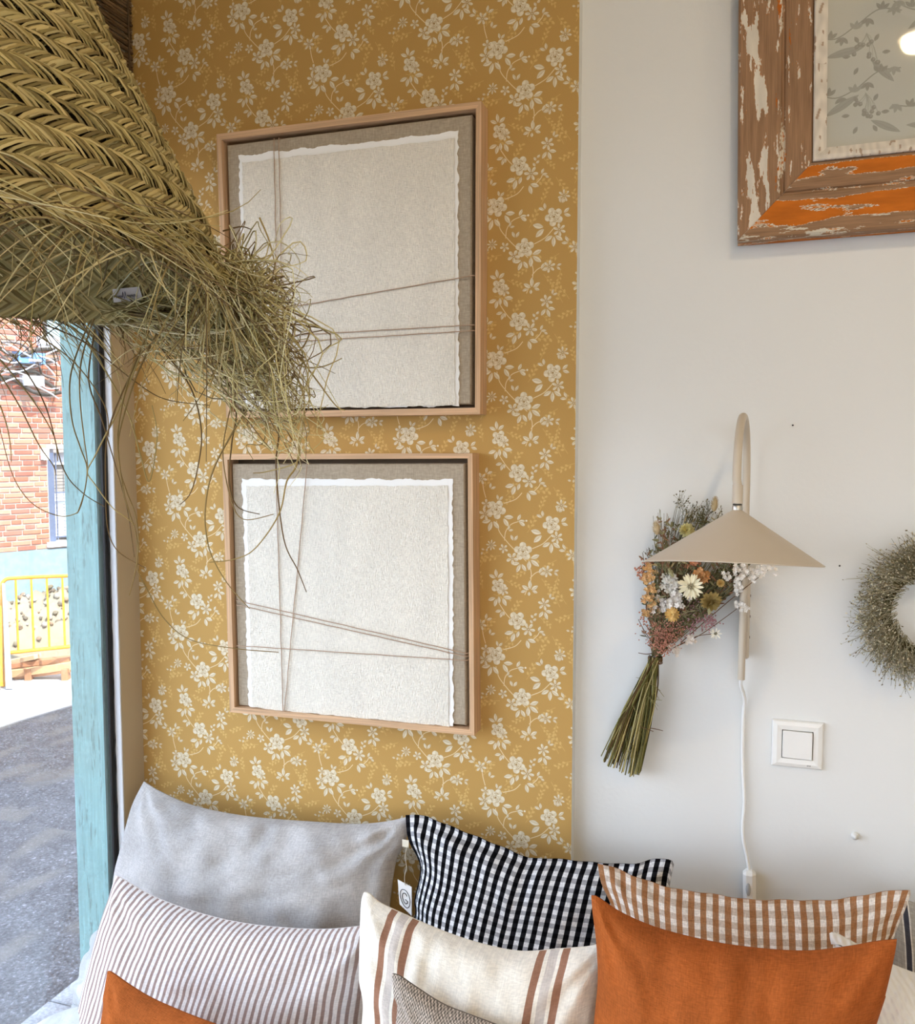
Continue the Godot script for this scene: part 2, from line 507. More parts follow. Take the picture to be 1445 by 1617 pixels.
# ---------------------------------------------------------------- cushions
# Outline in photograph points on a leaning plane through z_top at height y_ref; the lower part that no one sees is dropped straight down.
func cushion(node: Node3D, called: String, lean: Array, top: Array, left: Array, right: Array, drop: float, thick: float, mat: Material, o := {}) -> Vector3:
	var k: float = lean[2]
	var pn := Vector3(0, k, 1).normalized()
	var pd := Vector3(0, k, 1).dot(Vector3(0, lean[1], lean[0]))
	var at := func(q): return on_plane(q[0], q[1], Vector3(0, k, 1), pd)
	var down := Vector3(0, -1, k).normalized()
	var T := PackedVector3Array()
	for q in top: T.push_back(at.call(q))
	var Lf := PackedVector3Array([T[0]])
	for q in left: Lf.push_back(at.call(q))
	var Rt := PackedVector3Array([T[-1]])
	for q in right: Rt.push_back(at.call(q))
	var bl := T[0] + down * drop + Vector3(o.get("bl", 0.0), 0, 0)
	var br := T[-1] + down * drop + Vector3(o.get("br", 0.0), 0, 0)
	if o.get("turn", false):      # a cushion whose bottom runs parallel to its slanting top
		pass
	Lf.push_back(bl); Rt.push_back(br)
	var mid: Vector3 = (bl + br) * 0.5 - down * o.get("sag", 0.02)
	var B := PackedVector3Array([bl, bl.lerp(mid, 0.6), mid, br.lerp(mid, 0.6), br])
	var nu := 72
	var nv := 60
	var eT := resample(smooth(T), nu); var eB := resample(smooth(B), nu)
	var eL := resample(smooth(Lf), nv); var eR := resample(smooth(Rt), nv)
	var fl: float = o.get("flange", 0.0)
	var wr: float = o.get("wrinkle", 0.006)
	var e: float = o.get("e", 0.55)
	var sd: float = o.get("seed", 0.0)
	var pinch: float = o.get("pinch", 3.0)
	var front := PackedVector3Array(); var back := PackedVector3Array()
	for j in nv + 1:
		var vv := float(j) / nv
		for i in nu + 1:
			var uu := float(i) / nu
			var s := T[0].lerp(T[-1], uu).lerp(bl.lerp(br, uu), vv)
			s += (eT[i] - T[0].lerp(T[-1], uu)) * pow(1 - vv, 1.6) + (eB[i] - bl.lerp(br, uu)) * vv * vv
			s += (eL[j] - T[0].lerp(bl, vv)) * pow(1 - uu, pinch) + (eR[j] - T[-1].lerp(br, vv)) * pow(uu, pinch)
			var a := clampf((uu - fl) / (1 - 2 * fl), 0, 1) * 2 - 1
			var b := clampf((vv - fl) / (1 - 2 * fl), 0, 1) * 2 - 1
			var h := pow((1 - pow(absf(a), 2.4)) * (1 - pow(absf(b), 2.4)), e) * thick
			var edge := minf(minf(uu, 1 - uu), minf(vv, 1 - vv))
			var soft := smoothstep(0.0, 0.06, edge)
			var w := nz(uu * 7.0 + sd, vv * 5.0) * 0.45 + nz(uu * 16.0 + sd, vv * 9.0 + 40.0) * 0.32 + nz(uu * 26.0 - vv * 14.0 + sd, vv * 9.0 + uu * 7.0) * 0.22
			var top_fold := sin(uu * 46.0 + 3.0 * nz(uu * 6.0, sd)) * exp(-vv * 7.0) * (1.0 if edge < 0.25 else 0.6)
			for q in [Vector2(0, 0), Vector2(1, 0)]:
				var dv: Vector2 = Vector2(uu, vv) - q
				w += 0.9 * sin(11.0 * atan2(dv.y, absf(dv.x)) + sd) * exp(-dv.length() * 4.5) * smoothstep(0.02, 0.12, dv.length())
			w += 0.55 * top_fold + 0.35 * absf(nz(uu * 11.0 + vv * 6.0 + sd, vv * 13.0 - uu * 5.0)) * o.get("crease", 1.0)
			var ruff: float = (0.004 * sin(uu * 60.0) * smoothstep(fl * 1.3, 0.0, edge)) if fl > 0.0 else 0.0
			front.push_back(s + pn * (h + w * wr * soft + ruff + 0.002))
			back.push_back(s - pn * (h * o.get("back", 0.45) - ruff + 0.002))
	var m := MB.new()
	m.grid(front, nu, nv, Color.WHITE, true)
	m.grid(back, nu, nv, Color.WHITE, false)
	# close the rim between the two faces
	var fr := PackedVector3Array(); var bk := PackedVector3Array()
	for i in nu + 1: fr.push_back(front[i]); bk.push_back(back[i])
	for j in range(1, nv + 1): fr.push_back(front[j * (nu + 1) + nu]); bk.push_back(back[j * (nu + 1) + nu])
	for i in range(nu - 1, -1, -1): fr.push_back(front[nv * (nu + 1) + i]); bk.push_back(back[nv * (nu + 1) + i])
	for j in range(nv - 1, -1, -1): fr.push_back(front[j * (nu + 1)]); bk.push_back(back[j * (nu + 1)])
	var rim := fr.duplicate(); rim.append_array(bk)
	var us := PackedVector2Array()
	us.resize(rim.size()); us.fill(Vector2(0.004, 0.3))
	m.grid(rim, fr.size() - 1, 1, Color.WHITE, false, true, us)
	node.position = (bl + br) * 0.5
	part(node, called, m, mat)
	if o.get("piping", false):
		var pm := MB.new()
		var path := PackedVector3Array()
		for i in fr.size(): path.push_back((fr[i] + bk[i]) * 0.5)
		pm.tube(path, 0.0022, 0.0022, 5, Color.WHITE, false)
		part(node, "piping", pm, o.get("piping_mat", mat))
	return T[0]

func make_cushions() -> void:
	var linen := func(c: Color, a: float): return textured(paint(640, 640, func(x, y):
		var g := weave(x, y, a) * (1.0 + 0.05 * nz(x * 0.02, y * 0.02))
		return Color(c.r * g, c.g * g, c.b * g)), 0.95, cloth_height, 0.06, 0.15)
	var gingham := func(dark: Color, midc: Color, pale: Color, nx: float, ny: float): return textured(paint(900, 900, func(x, y):
		var a: bool = fposmod(x / 900.0 * nx, 1.0) < 0.5
		var b: bool = fposmod(y / 900.0 * ny + 0.2, 1.0) < 0.5
		var c := pale
		if a and b: c = dark
		elif a: c = dark.lerp(midc, 0.12)
		elif b: c = midc
		var g := weave(x, y, 0.07)
		return Color(c.r * g, c.g * g, c.b * g)), 0.95, cloth_height, 0.06, 0.15)
	# big grey linen cushion against the papered pier
	var grey: StandardMaterial3D = linen.call(Color(0.68, 0.665, 0.65), 0.05)
	var t := thing("cushion", "large pale grey linen cushion leaning on the papered wall in the window corner", "cushion")
	cushion(t, "cover", [0.12, 0.8, 0.30], [[228, 1234], [252, 1249], [300, 1270], [360, 1284], [420, 1292], [490, 1297], [560, 1301], [610, 1297], [646, 1289]], [[208, 1275], [193, 1335], [180, 1405]], [[640, 1330], [620, 1390]], 0.44, 0.075, grey, {"seed": 3.0, "wrinkle": 0.011, "bl": 0.0, "br": -0.02})
	# black and white gingham
	var gb: StandardMaterial3D = gingham.call(Color(0.035, 0.035, 0.045), Color(0.62, 0.62, 0.63), Color(0.86, 0.86, 0.86), 28.0, 27.0)
	t = thing("cushion", "black and white gingham cushion with a flat flanged edge", "cushion")
	cushion(t, "cover", [0.15, 0.75, 0.30], [[641, 1287], [668, 1288], [720, 1308], [780, 1332], [828, 1352], [836, 1355], [880, 1356], [940, 1362], [1000, 1364], [1030, 1357], [1058, 1357], [1064, 1366]], [[645, 1325], [664, 1368], [655, 1420], [648, 1470]], [[1058, 1395], [1050, 1460]], 0.42, 0.07, gb, {"seed": 11.0, "wrinkle": 0.006, "flange": 0.03, "bl": -0.06, "br": -0.05, "pinch": 6.0})
	# far right, pale grey with a dark stripe
	var gs := textured(paint(640, 320, func(x, y):
		var f: float = x / 640.0
		var c := Color(0.66, 0.64, 0.60)
		for q in [0.085, 0.30, 0.5, 0.7, 0.9]:
			var d: float = absf(f - q)
			if d < 0.011: c = Color(0.27, 0.27, 0.30)
			elif d < 0.017: c = Color(0.85, 0.83, 0.79)
		var g := weave(x, y, 0.06)
		return Color(c.r * g, c.g * g, c.b * g)), 0.95, cloth_height, 0.06, 0.15)
	t = thing("cushion", "pale grey cushion with dark vertical stripes behind the tan gingham one", "cushion")
	cushion(t, "cover", [0.12, 0.75, 0.25], [[1395, 1408], [1440, 1424], [1500, 1440], [1600, 1448], [1700, 1446], [1790, 1430]], [[1398, 1460], [1400, 1540]], [[1786, 1500]], 0.42, 0.06, gs, {"seed": 21.0, "wrinkle": 0.003})
	# tan gingham
	var gt: StandardMaterial3D = gingham.call(Color(0.60, 0.42, 0.28), Color(0.76, 0.70, 0.64), Color(0.88, 0.85, 0.81), 26.0, 23.0)
	t = thing("cushion", "tan and white gingham cushion with a flat flanged edge below the lamp cord", "cushion")
	cushion(t, "cover", [0.26, 0.75, 0.30], [[944, 1364], [968, 1369], [1000, 1383], [1060, 1402], [1120, 1411], [1165, 1418], [1190, 1421], [1240, 1421], [1300, 1422], [1345, 1417], [1390, 1409], [1434, 1405], [1438, 1412]], [[950, 1395], [968, 1440], [966, 1500]], [[1428, 1440], [1412, 1480], [1405, 1540]], 0.43, 0.07, gt, {"seed": 31.0, "wrinkle": 0.006, "flange": 0.03, "bl": 0.0, "br": 0.05, "pinch": 6.0})
	# ticking stripes in mauve and white
	var sm := textured(paint(1280, 256, func(x, y):
		var f: float = fposmod(x / 1280.0 * 46.0, 1.0)
		var c := Color(0.87, 0.85, 0.835).lerp(Color(0.60, 0.52, 0.49), smoothstep(0.48, 0.56, f) * (1.0 - smoothstep(0.92, 1.0, f)))
		var g := weave(x, y, 0.04)
		return Color(c.r * g, c.g * g, c.b * g)), 0.95, cloth_height, 0.05, 0.15)
	t = thing("cushion", "long mauve and white ticking striped cushion in front of the grey linen one", "cushion")
	cushion(t, "cover", [0.30, 0.75, 0.30], [[183, 1382], [195, 1388], [240, 1414], [300, 1437], [370, 1455], [440, 1464], [510, 1467], [560, 1463], [600, 1456]], [[172, 1420], [158, 1470], [140, 1545], [118, 1617]], [[598, 1500], [588, 1580]], 0.42, 0.085, sm, {"seed": 41.0, "wrinkle": 0.006, "bl": -0.115})
	# scalloped white one behind it
	var wf: StandardMaterial3D = linen.call(Color(0.74, 0.75, 0.75), 0.02)
	t = thing("cushion", "white cushion with a scalloped left edge peeking out behind the striped one", "cushion")
	cushion(t, "cover", [0.20, 0.72, 0.30], [[196, 1440], [230, 1450], [290, 1470], [360, 1490], [430, 1500]], [[168, 1462], [158, 1466], [145, 1477], [142, 1490], [143, 1499], [133, 1509], [127, 1524], [126, 1536], [124, 1546], [113, 1553], [111, 1563], [117, 1571], [115, 1580], [120, 1588], [114, 1600]], [[430, 1560]], 0.38, 0.05, wf, {"seed": 51.0, "wrinkle": 0.003, "flange": 0.03, "bl": -0.01})
	t = thing("cushion", "plain white cushion lying low at the bottom left by the window glass", "cushion")
	cushion(t, "cover", [0.34, 0.6, 0.5], [[50, 1622], [75, 1607], [100, 1596], [125, 1590], [160, 1592], [210, 1602], [260, 1622]], [[44, 1680]], [[266, 1690]], 0.30, 0.06, wf, {"seed": 55.0, "wrinkle": 0.003})
	# white textured cushion whose corner shows above the orange one
	var waf := paint(512, 512, func(x, y):
		var g: float = 0.5 + 0.3 * sin(x / 512.0 * TAU * 20.0) * sin(y / 512.0 * TAU * 20.0) + 0.1 * nz(x * 0.1, y * 0.1)
		return Color(g, g, g))
	var ww := bumpy(flat(C(226, 222, 212), 0.95, 0.0, 0.15), waf, 0.35)
	t = thing("cushion", "white dimpled cushion mostly hidden behind the right end of the orange one", "cushion")
	cushion(t, "cover", [0.40, 0.8, 0.30], [[1310, 1474], [1318, 1472], [1336, 1481], [1356, 1492], [1385, 1510], [1420, 1527], [1470, 1543], [1540, 1550], [1620, 1540]], [[1312, 1490], [1322, 1540]], [[1612, 1600]], 0.40, 0.06, ww, {"seed": 61.0, "wrinkle": 0.003})
	# cream with brown bands
	var cs := textured(paint(1024, 256, func(x, y):
		var f: float = x / 1024.0
		var c := Color(0.90, 0.87, 0.81)
		for q in [0.135, 0.74]:
			var d: float = f - q
			if (d > 0.0 and d < 0.028) or (d > 0.092 and d < 0.12): c = Color(0.59, 0.435, 0.35)
			elif d > 0.044 and d < 0.078: c = Color(0.78, 0.74, 0.70)
		var g := weave(x, y, 0.035)
		return Color(c.r * g, c.g * g, c.b * g)), 0.95, cloth_height, 0.05, 0.15)
	t = thing("cushion", "cream cushion with paired brown and grey stripes in the middle of the front row", "cushion")
	cushion(t, "cover", [0.45, 0.85, 0.30], [[575, 1409], [584, 1411], [600, 1425], [640, 1444], [690, 1466], [740, 1484], [790, 1497], [830, 1502], [880, 1498], [930, 1494], [954, 1487], [960, 1486]], [[571, 1425], [569, 1470], [569, 1540], [574, 1617]], [[957, 1510], [948, 1560], [940, 1617]], 0.43, 0.075, cs, {"seed": 71.0, "wrinkle": 0.008, "br": -0.04})
	# big orange
	var og: StandardMaterial3D = linen.call(Color(0.635, 0.345, 0.165), 0.06)
	t = thing("cushion", "large burnt orange linen cushion at the front right", "cushion")
	cushion(t, "cover", [0.50, 0.85, 0.30], [[934, 1414], [944, 1416], [980, 1440], [1030, 1462], [1090, 1479], [1150, 1491], [1220, 1499], [1280, 1501], [1340, 1494], [1385, 1486], [1416, 1483]], [[936, 1440], [942, 1490], [944, 1550], [938, 1617]], [[1412, 1510], [1398, 1570], [1384, 1617]], 0.43, 0.09, og, {"seed": 81.0, "wrinkle": 0.006, "br": -0.13})
	# small orange at the left
	t = thing("cushion", "small burnt orange linen cushion leaning on the striped one at the lower left", "cushion")
	cushion(t, "cover", [0.50, 0.75, 0.30], [[171, 1533], [178, 1536], [205, 1555], [240, 1576], [290, 1598], [340, 1617], [400, 1638], [470, 1652], [520, 1650]], [[165, 1570], [162, 1617]], [[515, 1700]], 0.33, 0.06, og, {"seed": 91.0, "wrinkle": 0.004})
	# small tweed
	var tw := textured(paint(640, 640, func(x, y):
		var q: float = signf(sin(x * 0.62) * sin(y * 0.62 + x * 0.12))
		var g := 0.98 + 0.26 * q + 0.22 * nz(x * 0.5, y * 0.3)
		return Color(0.62 * g, 0.575 * g, 0.525 * g)), 0.95, cloth_height, 0.06, 0.15)
	t = thing("cushion", "small grey tweed cushion in front of the cream striped one", "cushion")
	cushion(t, "cover", [0.56, 0.8, 0.30], [[620, 1537], [632, 1541], [660, 1560], [700, 1585], [745, 1603], [790, 1620], [850, 1644], [920, 1652]], [[622, 1570], [626, 1620]], [[916, 1700]], 0.32, 0.06, tw, {"seed": 95.0, "wrinkle": 0.003})
	# side label and swing tag of the gingham cushion
	var zt := 0.165
	t = thing("swing_tag", "white paper swing tag printed with a ringed G hanging on a cotton string", "tag")
	var a := onz(639, 1390, zt); var b := onz(650, 1401, zt); var c2 := onz(650, 1446, zt); var d2 := onz(631, 1428, zt); a = onz(628, 1389, zt)
	t.position = (d2 + c2) * 0.5
	var card := MB.new()
	card.hexa([a, b, c2, d2], [a - Vector3(0, 0, 0.0012), b - Vector3(0, 0, 0.0012), c2 - Vector3(0, 0, 0.0012), d2 - Vector3(0, 0, 0.0012)])
	part(t, "card", card, flat(C(246, 246, 244), 0.8))
	var ink := MB.new()
	var bil := func(u: float, v: float): return a.lerp(b, u).lerp(d2.lerp(c2, u), v) + Vector3(0, 0, 0.0006)
	var ring := PackedVector3Array()
	for k in 33: ring.push_back(bil.call(0.5 + 0.38 * cos(TAU * k / 32), 0.56 + 0.32 * sin(TAU * k / 32)))
	ink.tube(ring, 0.0006, 0.0006, 4, Color.WHITE, false)
	var gl := PackedVector3Array()
	for k in 25:
		var q := -0.75 - (TAU - 1.1) * k / 24.0
		gl.push_back(bil.call(0.5 + 0.21 * cos(q), 0.56 + 0.19 * sin(q)))
	gl.push_back(bil.call(0.71, 0.60)); gl.push_back(bil.call(0.5, 0.60))
	ink.tube(gl, 0.0007, 0.0007, 4)
	part(t, "printed_emblem", ink, flat(C(38, 48, 58), 0.8))
	var strg := MB.new()
	strg.tube(smooth(PackedVector3Array([onz(643, 1337, zt), onz(640, 1352, zt), onz(642, 1370, zt), onz(639, 1384, zt), onz(640, 1398, zt + 0.001)])), 0.0007, 0.0007, 5)
	part(t, "string", strg, flat(C(196, 186, 166), 0.9))
	var lab := MB.new()
	lab.bbox(Transform3D(Basis(), onz(640.5, 1332, zt - 0.004)), Vector3(0.013, 0.014, 0.0016), 0.0004)
	part(t, "woven_label", lab, flat(C(226, 218, 198), 0.9))

# ---------------------------------------------------------------- the room
func box_from(a: Vector3, b: Vector3, e := 0.0) -> MB:
	var m := MB.new()
	m.bbox(Transform3D(Basis(), (a + b) * 0.5), (b - a).abs(), maxf(e, 0.0005))
	return m
const WOUT := WX - 0.14
const ZB := 0.098          # beige reveal ends, white profile begins
const ZW := 0.101
const ZG := 0.118
const ZEND := 3.9
const SILL := 0.30
const HEAD := 2.14
const TOP := 5.4

func make_room() -> void:
	struct("wall_back", box_from(Vector3(WOUT, -0.1, -0.15), Vector3(4.2, CEIL, 0)), M.wall)
	# papered pier, a little proud of the white wall
	var p := MB.new()
	var x1 := -0.291
	p.face([Vector3(WX, 0, PIER), Vector3(x1, 0, PIER), Vector3(x1, CEIL, PIER), Vector3(WX, CEIL, PIER)], Vector3(0, 1, -1))
	struct("wall_papered", p, M.wallpaper)
	var pr := MB.new()
	pr.hexa([Vector3(WX, 0, 0), Vector3(x1, 0, 0), Vector3(x1, 0, PIER - 0.0005), Vector3(WX, 0, PIER - 0.0005)], [Vector3(WX, CEIL, 0), Vector3(x1 , CEIL, 0), Vector3(x1, CEIL, PIER - 0.0005), Vector3(WX, CEIL, PIER - 0.0005)])
	struct("trim_1", pr, M.wall)
	# the wall with the shop window, as tall as the house front outside
	struct("wall_window_side", box_from(Vector3(WOUT, GROUND, ZEND), Vector3(WX, TOP, 5.2)), M.wall)
	struct("wall_window_sill", box_from(Vector3(WOUT, GROUND, -0.15), Vector3(WX, SILL, ZEND)), M.wall)
	struct("wall_window_head", box_from(Vector3(WOUT, HEAD, -0.15), Vector3(WX, TOP, ZEND)), M.wall)
	struct("wall_window_reveal", box_from(Vector3(WOUT + 0.06, SILL, -0.15), Vector3(WX, HEAD, ZB)), M.beige)
	struct("wall_house_front", box_from(Vector3(WOUT, GROUND, -14.0), Vector3(4.2, TOP, -0.16)), M.wall)
	struct("wall_house_front_2", box_from(Vector3(WOUT, GROUND, 5.2), Vector3(WX, TOP, 9.0)), M.wall)
	struct("wall_right", box_from(Vector3(4.0, -0.1, 0), Vector3(4.15, CEIL, 5.2)), M.wall)
	# unseen glazed opening added in the far wall to bring in frontal daylight
	struct("wall_front", box_from(Vector3(WX, -0.1, 5.0), Vector3(0.2, CEIL, 5.2)), M.wall)
	struct("wall_front_side", box_from(Vector3(2.4, -0.1, 5.0), Vector3(4.0, CEIL, 5.2)), M.wall)
	struct("wall_front_head", box_from(Vector3(0.2, 2.4, 5.0), Vector3(2.4, CEIL, 5.2)), M.wall)
	struct("wall_front_sill", box_from(Vector3(0.2, -0.1, 5.0), Vector3(2.4, 0.4, 5.2)), M.wall)
	struct("floor", box_from(Vector3(WX, -0.15, 0), Vector3(4.0, 0, 5.0)), M.floor)
	struct("ceiling", box_from(Vector3(WX, CEIL, 0), Vector3(4.0, CEIL + 0.2, 5.0)), M.ceiling)
	var w := Node3D.new()
	w.name = "window_1"; w.position = Vector3(WX, SILL, ZG)
	add_child(w); w.set_meta("kind", "structure")
	part(w, "window_frame", box_from(Vector3(WX - 0.017, SILL, ZB + 0.0005), Vector3(WX - 0.0005, HEAD, ZB + 0.004), 0.001), M.white_metal)
	var gk := MB.new()
	gk.bbox(Transform3D(Basis(), Vector3(WX - 0.02, (SILL + HEAD) / 2, ZB + 0.008)), Vector3(0.006, HEAD - SILL, 0.017), 0.001)
	var pts := PackedVector3Array()
	for k in 90: pts.push_back(Vector3(WX - 0.0165, SILL + (HEAD - SILL) * k / 89.0, ZB + 0.0065 + 0.0014 * nz(k * 3.0, 8.0)))
	gk.tube(pts, 0.0024, 0.0024, 5)
	part(w, "gasket", gk, M.gasket)
	var glass := flat(Color(0.97, 0.99, 1.0, 0.06), 0.02)
	glass.transparency = BaseMaterial3D.TRANSPARENCY_ALPHA
	part(w, "pane", box_from(Vector3(WX - 0.030, SILL, ZB + 0.01), Vector3(WX - 0.024, HEAD, ZEND)), glass)
	var w2 := Node3D.new()  # glazing of the added daylight opening behind the camera
	w2.name = "added_window_2"; w2.position = Vector3(1.3, 0.4, 5.1)
	add_child(w2); w2.set_meta("kind", "structure")
	part(w2, "pane", box_from(Vector3(0.2, 0.4, 5.1), Vector3(2.4, 2.4, 5.106)), glass)
	part(w2, "window_frame", box_from(Vector3(1.28, 0.4, 5.08), Vector3(1.32, 2.4, 5.12), 0.002), M.white_metal)
	# teal timber pilaster of the shop front, outside the glass
	var teal := textured(paint(256, 1024, func(x, y):
		var c := Color(0.46, 0.595, 0.588)
		var g := 1.0 + 0.03 * nz(x * 0.5, y * 0.03) + 0.03 * nz(x * 0.03, y * 0.02)
		if nz(x * 0.22 + 40.0, y * 0.035) > 0.62 and nz(x * 0.9, y * 0.16) > 0.2: g *= 0.80
		if nz(x * 0.3 + 140.0, y * 0.05 + 9.0) > 0.66: g *= 1.06
		return Color(c.r * g, c.g * g, c.b * g)), 0.6)
	teal.uv1_scale = Vector3(3.0, 0.4, 1)
	var tp := MB.new()
	var tx := WX - 0.06
	var tz := 0.118
	var xo := onz(110, 1000, tz).x
	tp.hexa([Vector3(WX - 0.032, GROUND, tz), Vector3(xo, GROUND, tz), Vector3(xo, GROUND, 0.03), Vector3(WX - 0.032, GROUND, 0.03)], [Vector3(WX - 0.032, 2.9, tz), Vector3(xo, 2.9, tz), Vector3(xo, 2.9, 0.03), Vector3(WX - 0.032, 2.9, 0.03)])
	struct("trim_2", tp, teal)
	# woven roman blind hanging at the head of the window
	var b := thing("woven_blind", "brown woven reed blind hung at the top of the window beside the papered wall", "blind", Vector3(WX + 0.03, 2.62, 0.06))
	var reeds := MB.new()
	for k in 92:
		var y := 2.70 - k * 0.0062
		var j := 0.0015 * nz(k * 5.0, 0)
		var path := PackedVector3Array()
		for s in 15:
			var z := 0.036 + 0.44 * s / 14.0
			path.push_back(Vector3(WX + 0.022 + j + 0.002 * sin(s * 1.5 + k * PI), y + 0.001 * nz(s * 3.0, k * 9.0) - 0.006 * (z), z))
		var g := 0.8 + 0.35 * nz(k * 7.0, 3.0)
		reeds.tube(path, 0.0031, 0.0031, 5, Color(0.20 * g, 0.135 * g, 0.075 * g))
	part(b, "reeds", reeds, M.straw, "stuff")
	var tape := MB.new()
	for z in [0.05, 0.15, 0.30]:
		var path := PackedVector3Array()
		for k in 47: path.push_back(Vector3(WX + 0.0265 + 0.0015 * sin(k * PI), 2.70 - k * 0.0124, z))
		tape.tube(path, 0.0022, 0.0022, 5, Color(0.11, 0.075, 0.045))
	part(b, "binding", tape, M.straw)
	# bench under the cushions
	var bench := Node3D.new()
	bench.name = "trim_3"; bench.position = Vector3(0, 0, 0.4)
	add_child(bench); bench.set_meta("kind", "structure")
	part(bench, "bench_seat", box_from(Vector3(WX + 0.002, 0.30, 0.031), Vector3(1.6, 0.34, 0.85), 0.004), M.oak)
	part(bench, "bench_front", box_from(Vector3(WX + 0.002, 0.0, 0.80), Vector3(1.6, 0.30, 0.83), 0.003), M.wall)

# ---------------------------------------------------------------- floating frames
func make_canvas_picture(label: String, o: Array, i: Array, cv: Array, pp: Array, cl: Array, threads: Array, sd: float) -> void:
	var zf := 0.075
	var t := thing("framed_picture", label, "picture", onz((o[2][0] + o[3][0]) / 2, (o[2][1] + o[3][1]) / 2, zf), "framed paper pieces on the papered wall")
	for k in 4:
		var l := (k + 1) % 4
		var a := onz(o[k][0], o[k][1], zf); var b := onz(o[l][0], o[l][1], zf)
		var c := onz(i[l][0], i[l][1], zf); var d := onz(i[k][0], i[k][1], zf)
		var m := MB.new()
		var back := Vector3(0, 0, PIER + 0.001 - zf)
		var bev := 0.0012
		var ctr := (a + b + c + d) * 0.25
		var q := []
		for s in [a, b, c, d]: q.push_back(s)
		m.hexa(q, [a + back, b + back, c + back, d + back])
		var along := (b - a).normalized()
		for s in m.v.size():      # grain runs along each bar
			var r := m.v[s] - a
			var ac := r - along * r.dot(along)
			m.uv[s] = Vector2((ac.x + ac.y + ac.z) * 6.0 + k * 0.23, r.dot(along) * 1.2 + sd)
		part(t, "frame_bar", m, M.oak)
	# linen-covered canvas
	var zc := 0.064
	var c4 := []
	for q in cv: c4.push_back(onz(q[0], q[1], zc))
	var m := MB.new()
	var bk := []
	for q in c4: bk.push_back(Vector3(q.x, q.y, PIER + 0.0015))
	var mid: Vector3 = (c4[0] + c4[1] + c4[2] + c4[3]) * 0.25
	var inset := []
	for q in c4: inset.push_back(q + (mid - q).normalized() * 0.003)
	var low := []
	for q in c4: low.push_back(Vector3(q.x, q.y, zc - 0.003))
	m.face(inset, mid - Vector3(0, 0, 1), Color.WHITE, 2.2)
	for k in 4:
		var l := (k + 1) % 4
		m.face([inset[k], inset[l], low[l], low[k]], mid - Vector3(0, 0, 0.1), Color.WHITE, 2.2)
		m.face([low[k], low[l], bk[l], bk[k]], mid - Vector3(0, 0, 0.1), Color.WHITE, 2.2)
	part(t, "linen_canvas", m, M.linen)
	# back board seen in the shadow gap
	var bb := MB.new()
	var i4 := []
	for q in i: i4.push_back(onz(q[0], q[1], PIER + 0.003))
	bb.face(i4, mid - Vector3(0, 0, 1))
	part(t, "back_board", bb, flat(C(104, 86, 68), 0.8))
	part(t, "deckled_paper", sheet(pp, zc + 0.0012, 0.0024, sd, 0.0022), M.deckle)
	part(t, "woven_sheet", sheet(cl, zc + 0.0030, 0.0010, sd + 9.0, 0.0012), M.handmade)
	for th in threads:
		var a := onz(th[0], th[1], zc + 0.0065); var b := onz(th[2], th[3], zc + 0.0065)
		var path := PackedVector3Array()
		if th.size() == 4:
			path.push_back(Vector3(a.x, a.y, zc - 0.006) + (a - b).normalized() * 0.002)
		path.push_back(a)
		for k in range(1, 24):
			path.push_back(a.lerp(b, k / 24.0) + Vector3(0, 0, 0.0007 * sin(k * 2.0)) + Vector3(nz(k * 4.0, sd + th[0]), nz(k * 4.0, sd + th[1] + 40.0), 0) * 0.0004)
		path.push_back(b)
		path.push_back(Vector3(b.x, b.y, zc - 0.006) + (b - a).normalized() * 0.002)
		var mt := MB.new()
		mt.tube(path, 0.00095, 0.00095, 6)
		part(t, "thread", mt, M.thread)

func sheet(q: Array, z: float, th: float, sd: float, rag: float) -> MB:
	var c := []
	for s in q: c.push_back(onz(s[0], s[1], z))
	var n := 90
	var g := PackedVector3Array()
	var us := PackedVector2Array()
	var rg := PackedFloat32Array()
	for j in n + 1:
		for i in n + 1:
			var u := float(i) / n; var v := float(j) / n
			var ext := Vector2.ZERO
			if i == 0: ext.x = -1
			if i == n: ext.x = 1
			if j == 0: ext.y = 1
			if j == n: ext.y = -1
			var p: Vector3 = c[0].lerp(c[1], u).lerp(c[3].lerp(c[2], u), v)
			var r := rag * (0.9 * nz((u + v * 3.0) * 24.0 + sd, v * 28.0 + sd) + 0.45 * nz((u + v) * 110.0, (v - u) * 100.0 + sd))
			p += Vector3(ext.x, ext.y, 0) * r
			var edge := minf(minf(u, 1 - u), minf(v, 1 - v))
			p.z += 0.0005 * nz(u * 4.0, v * 4.0) + 0.0006 * nz(u * 14.0 + sd, v * 14.0) * smoothstep(0.10, 0.0, edge) + 0.001
			g.push_back(p); us.push_back(Vector2(u, v))
	var m := MB.new()
	m.grid(g, n, n, Color.WHITE, true, false, us)
	var bk := PackedVector3Array()
	for p in g: bk.push_back(p - Vector3(0, 0, th))
	m.grid(bk, n, n, Color.WHITE, false, false, us)
	var fr := PackedVector3Array(); var b2 := PackedVector3Array()
	for i in n + 1: fr.push_back(g[i]); b2.push_back(bk[i])
	for j in range(1, n + 1): fr.push_back(g[j * (n + 1) + n]); b2.push_back(bk[j * (n + 1) + n])
	for i in range(n - 1, -1, -1): fr.push_back(g[n * (n + 1) + i]); b2.push_back(bk[n * (n + 1) + i])
	for j in range(n - 1, -1, -1): fr.push_back(g[j * (n + 1)]); b2.push_back(bk[j * (n + 1)])
	fr.append_array(b2)
	m.grid(fr, b2.size() - 1, 1, Color.WHITE, false, true)
	return m

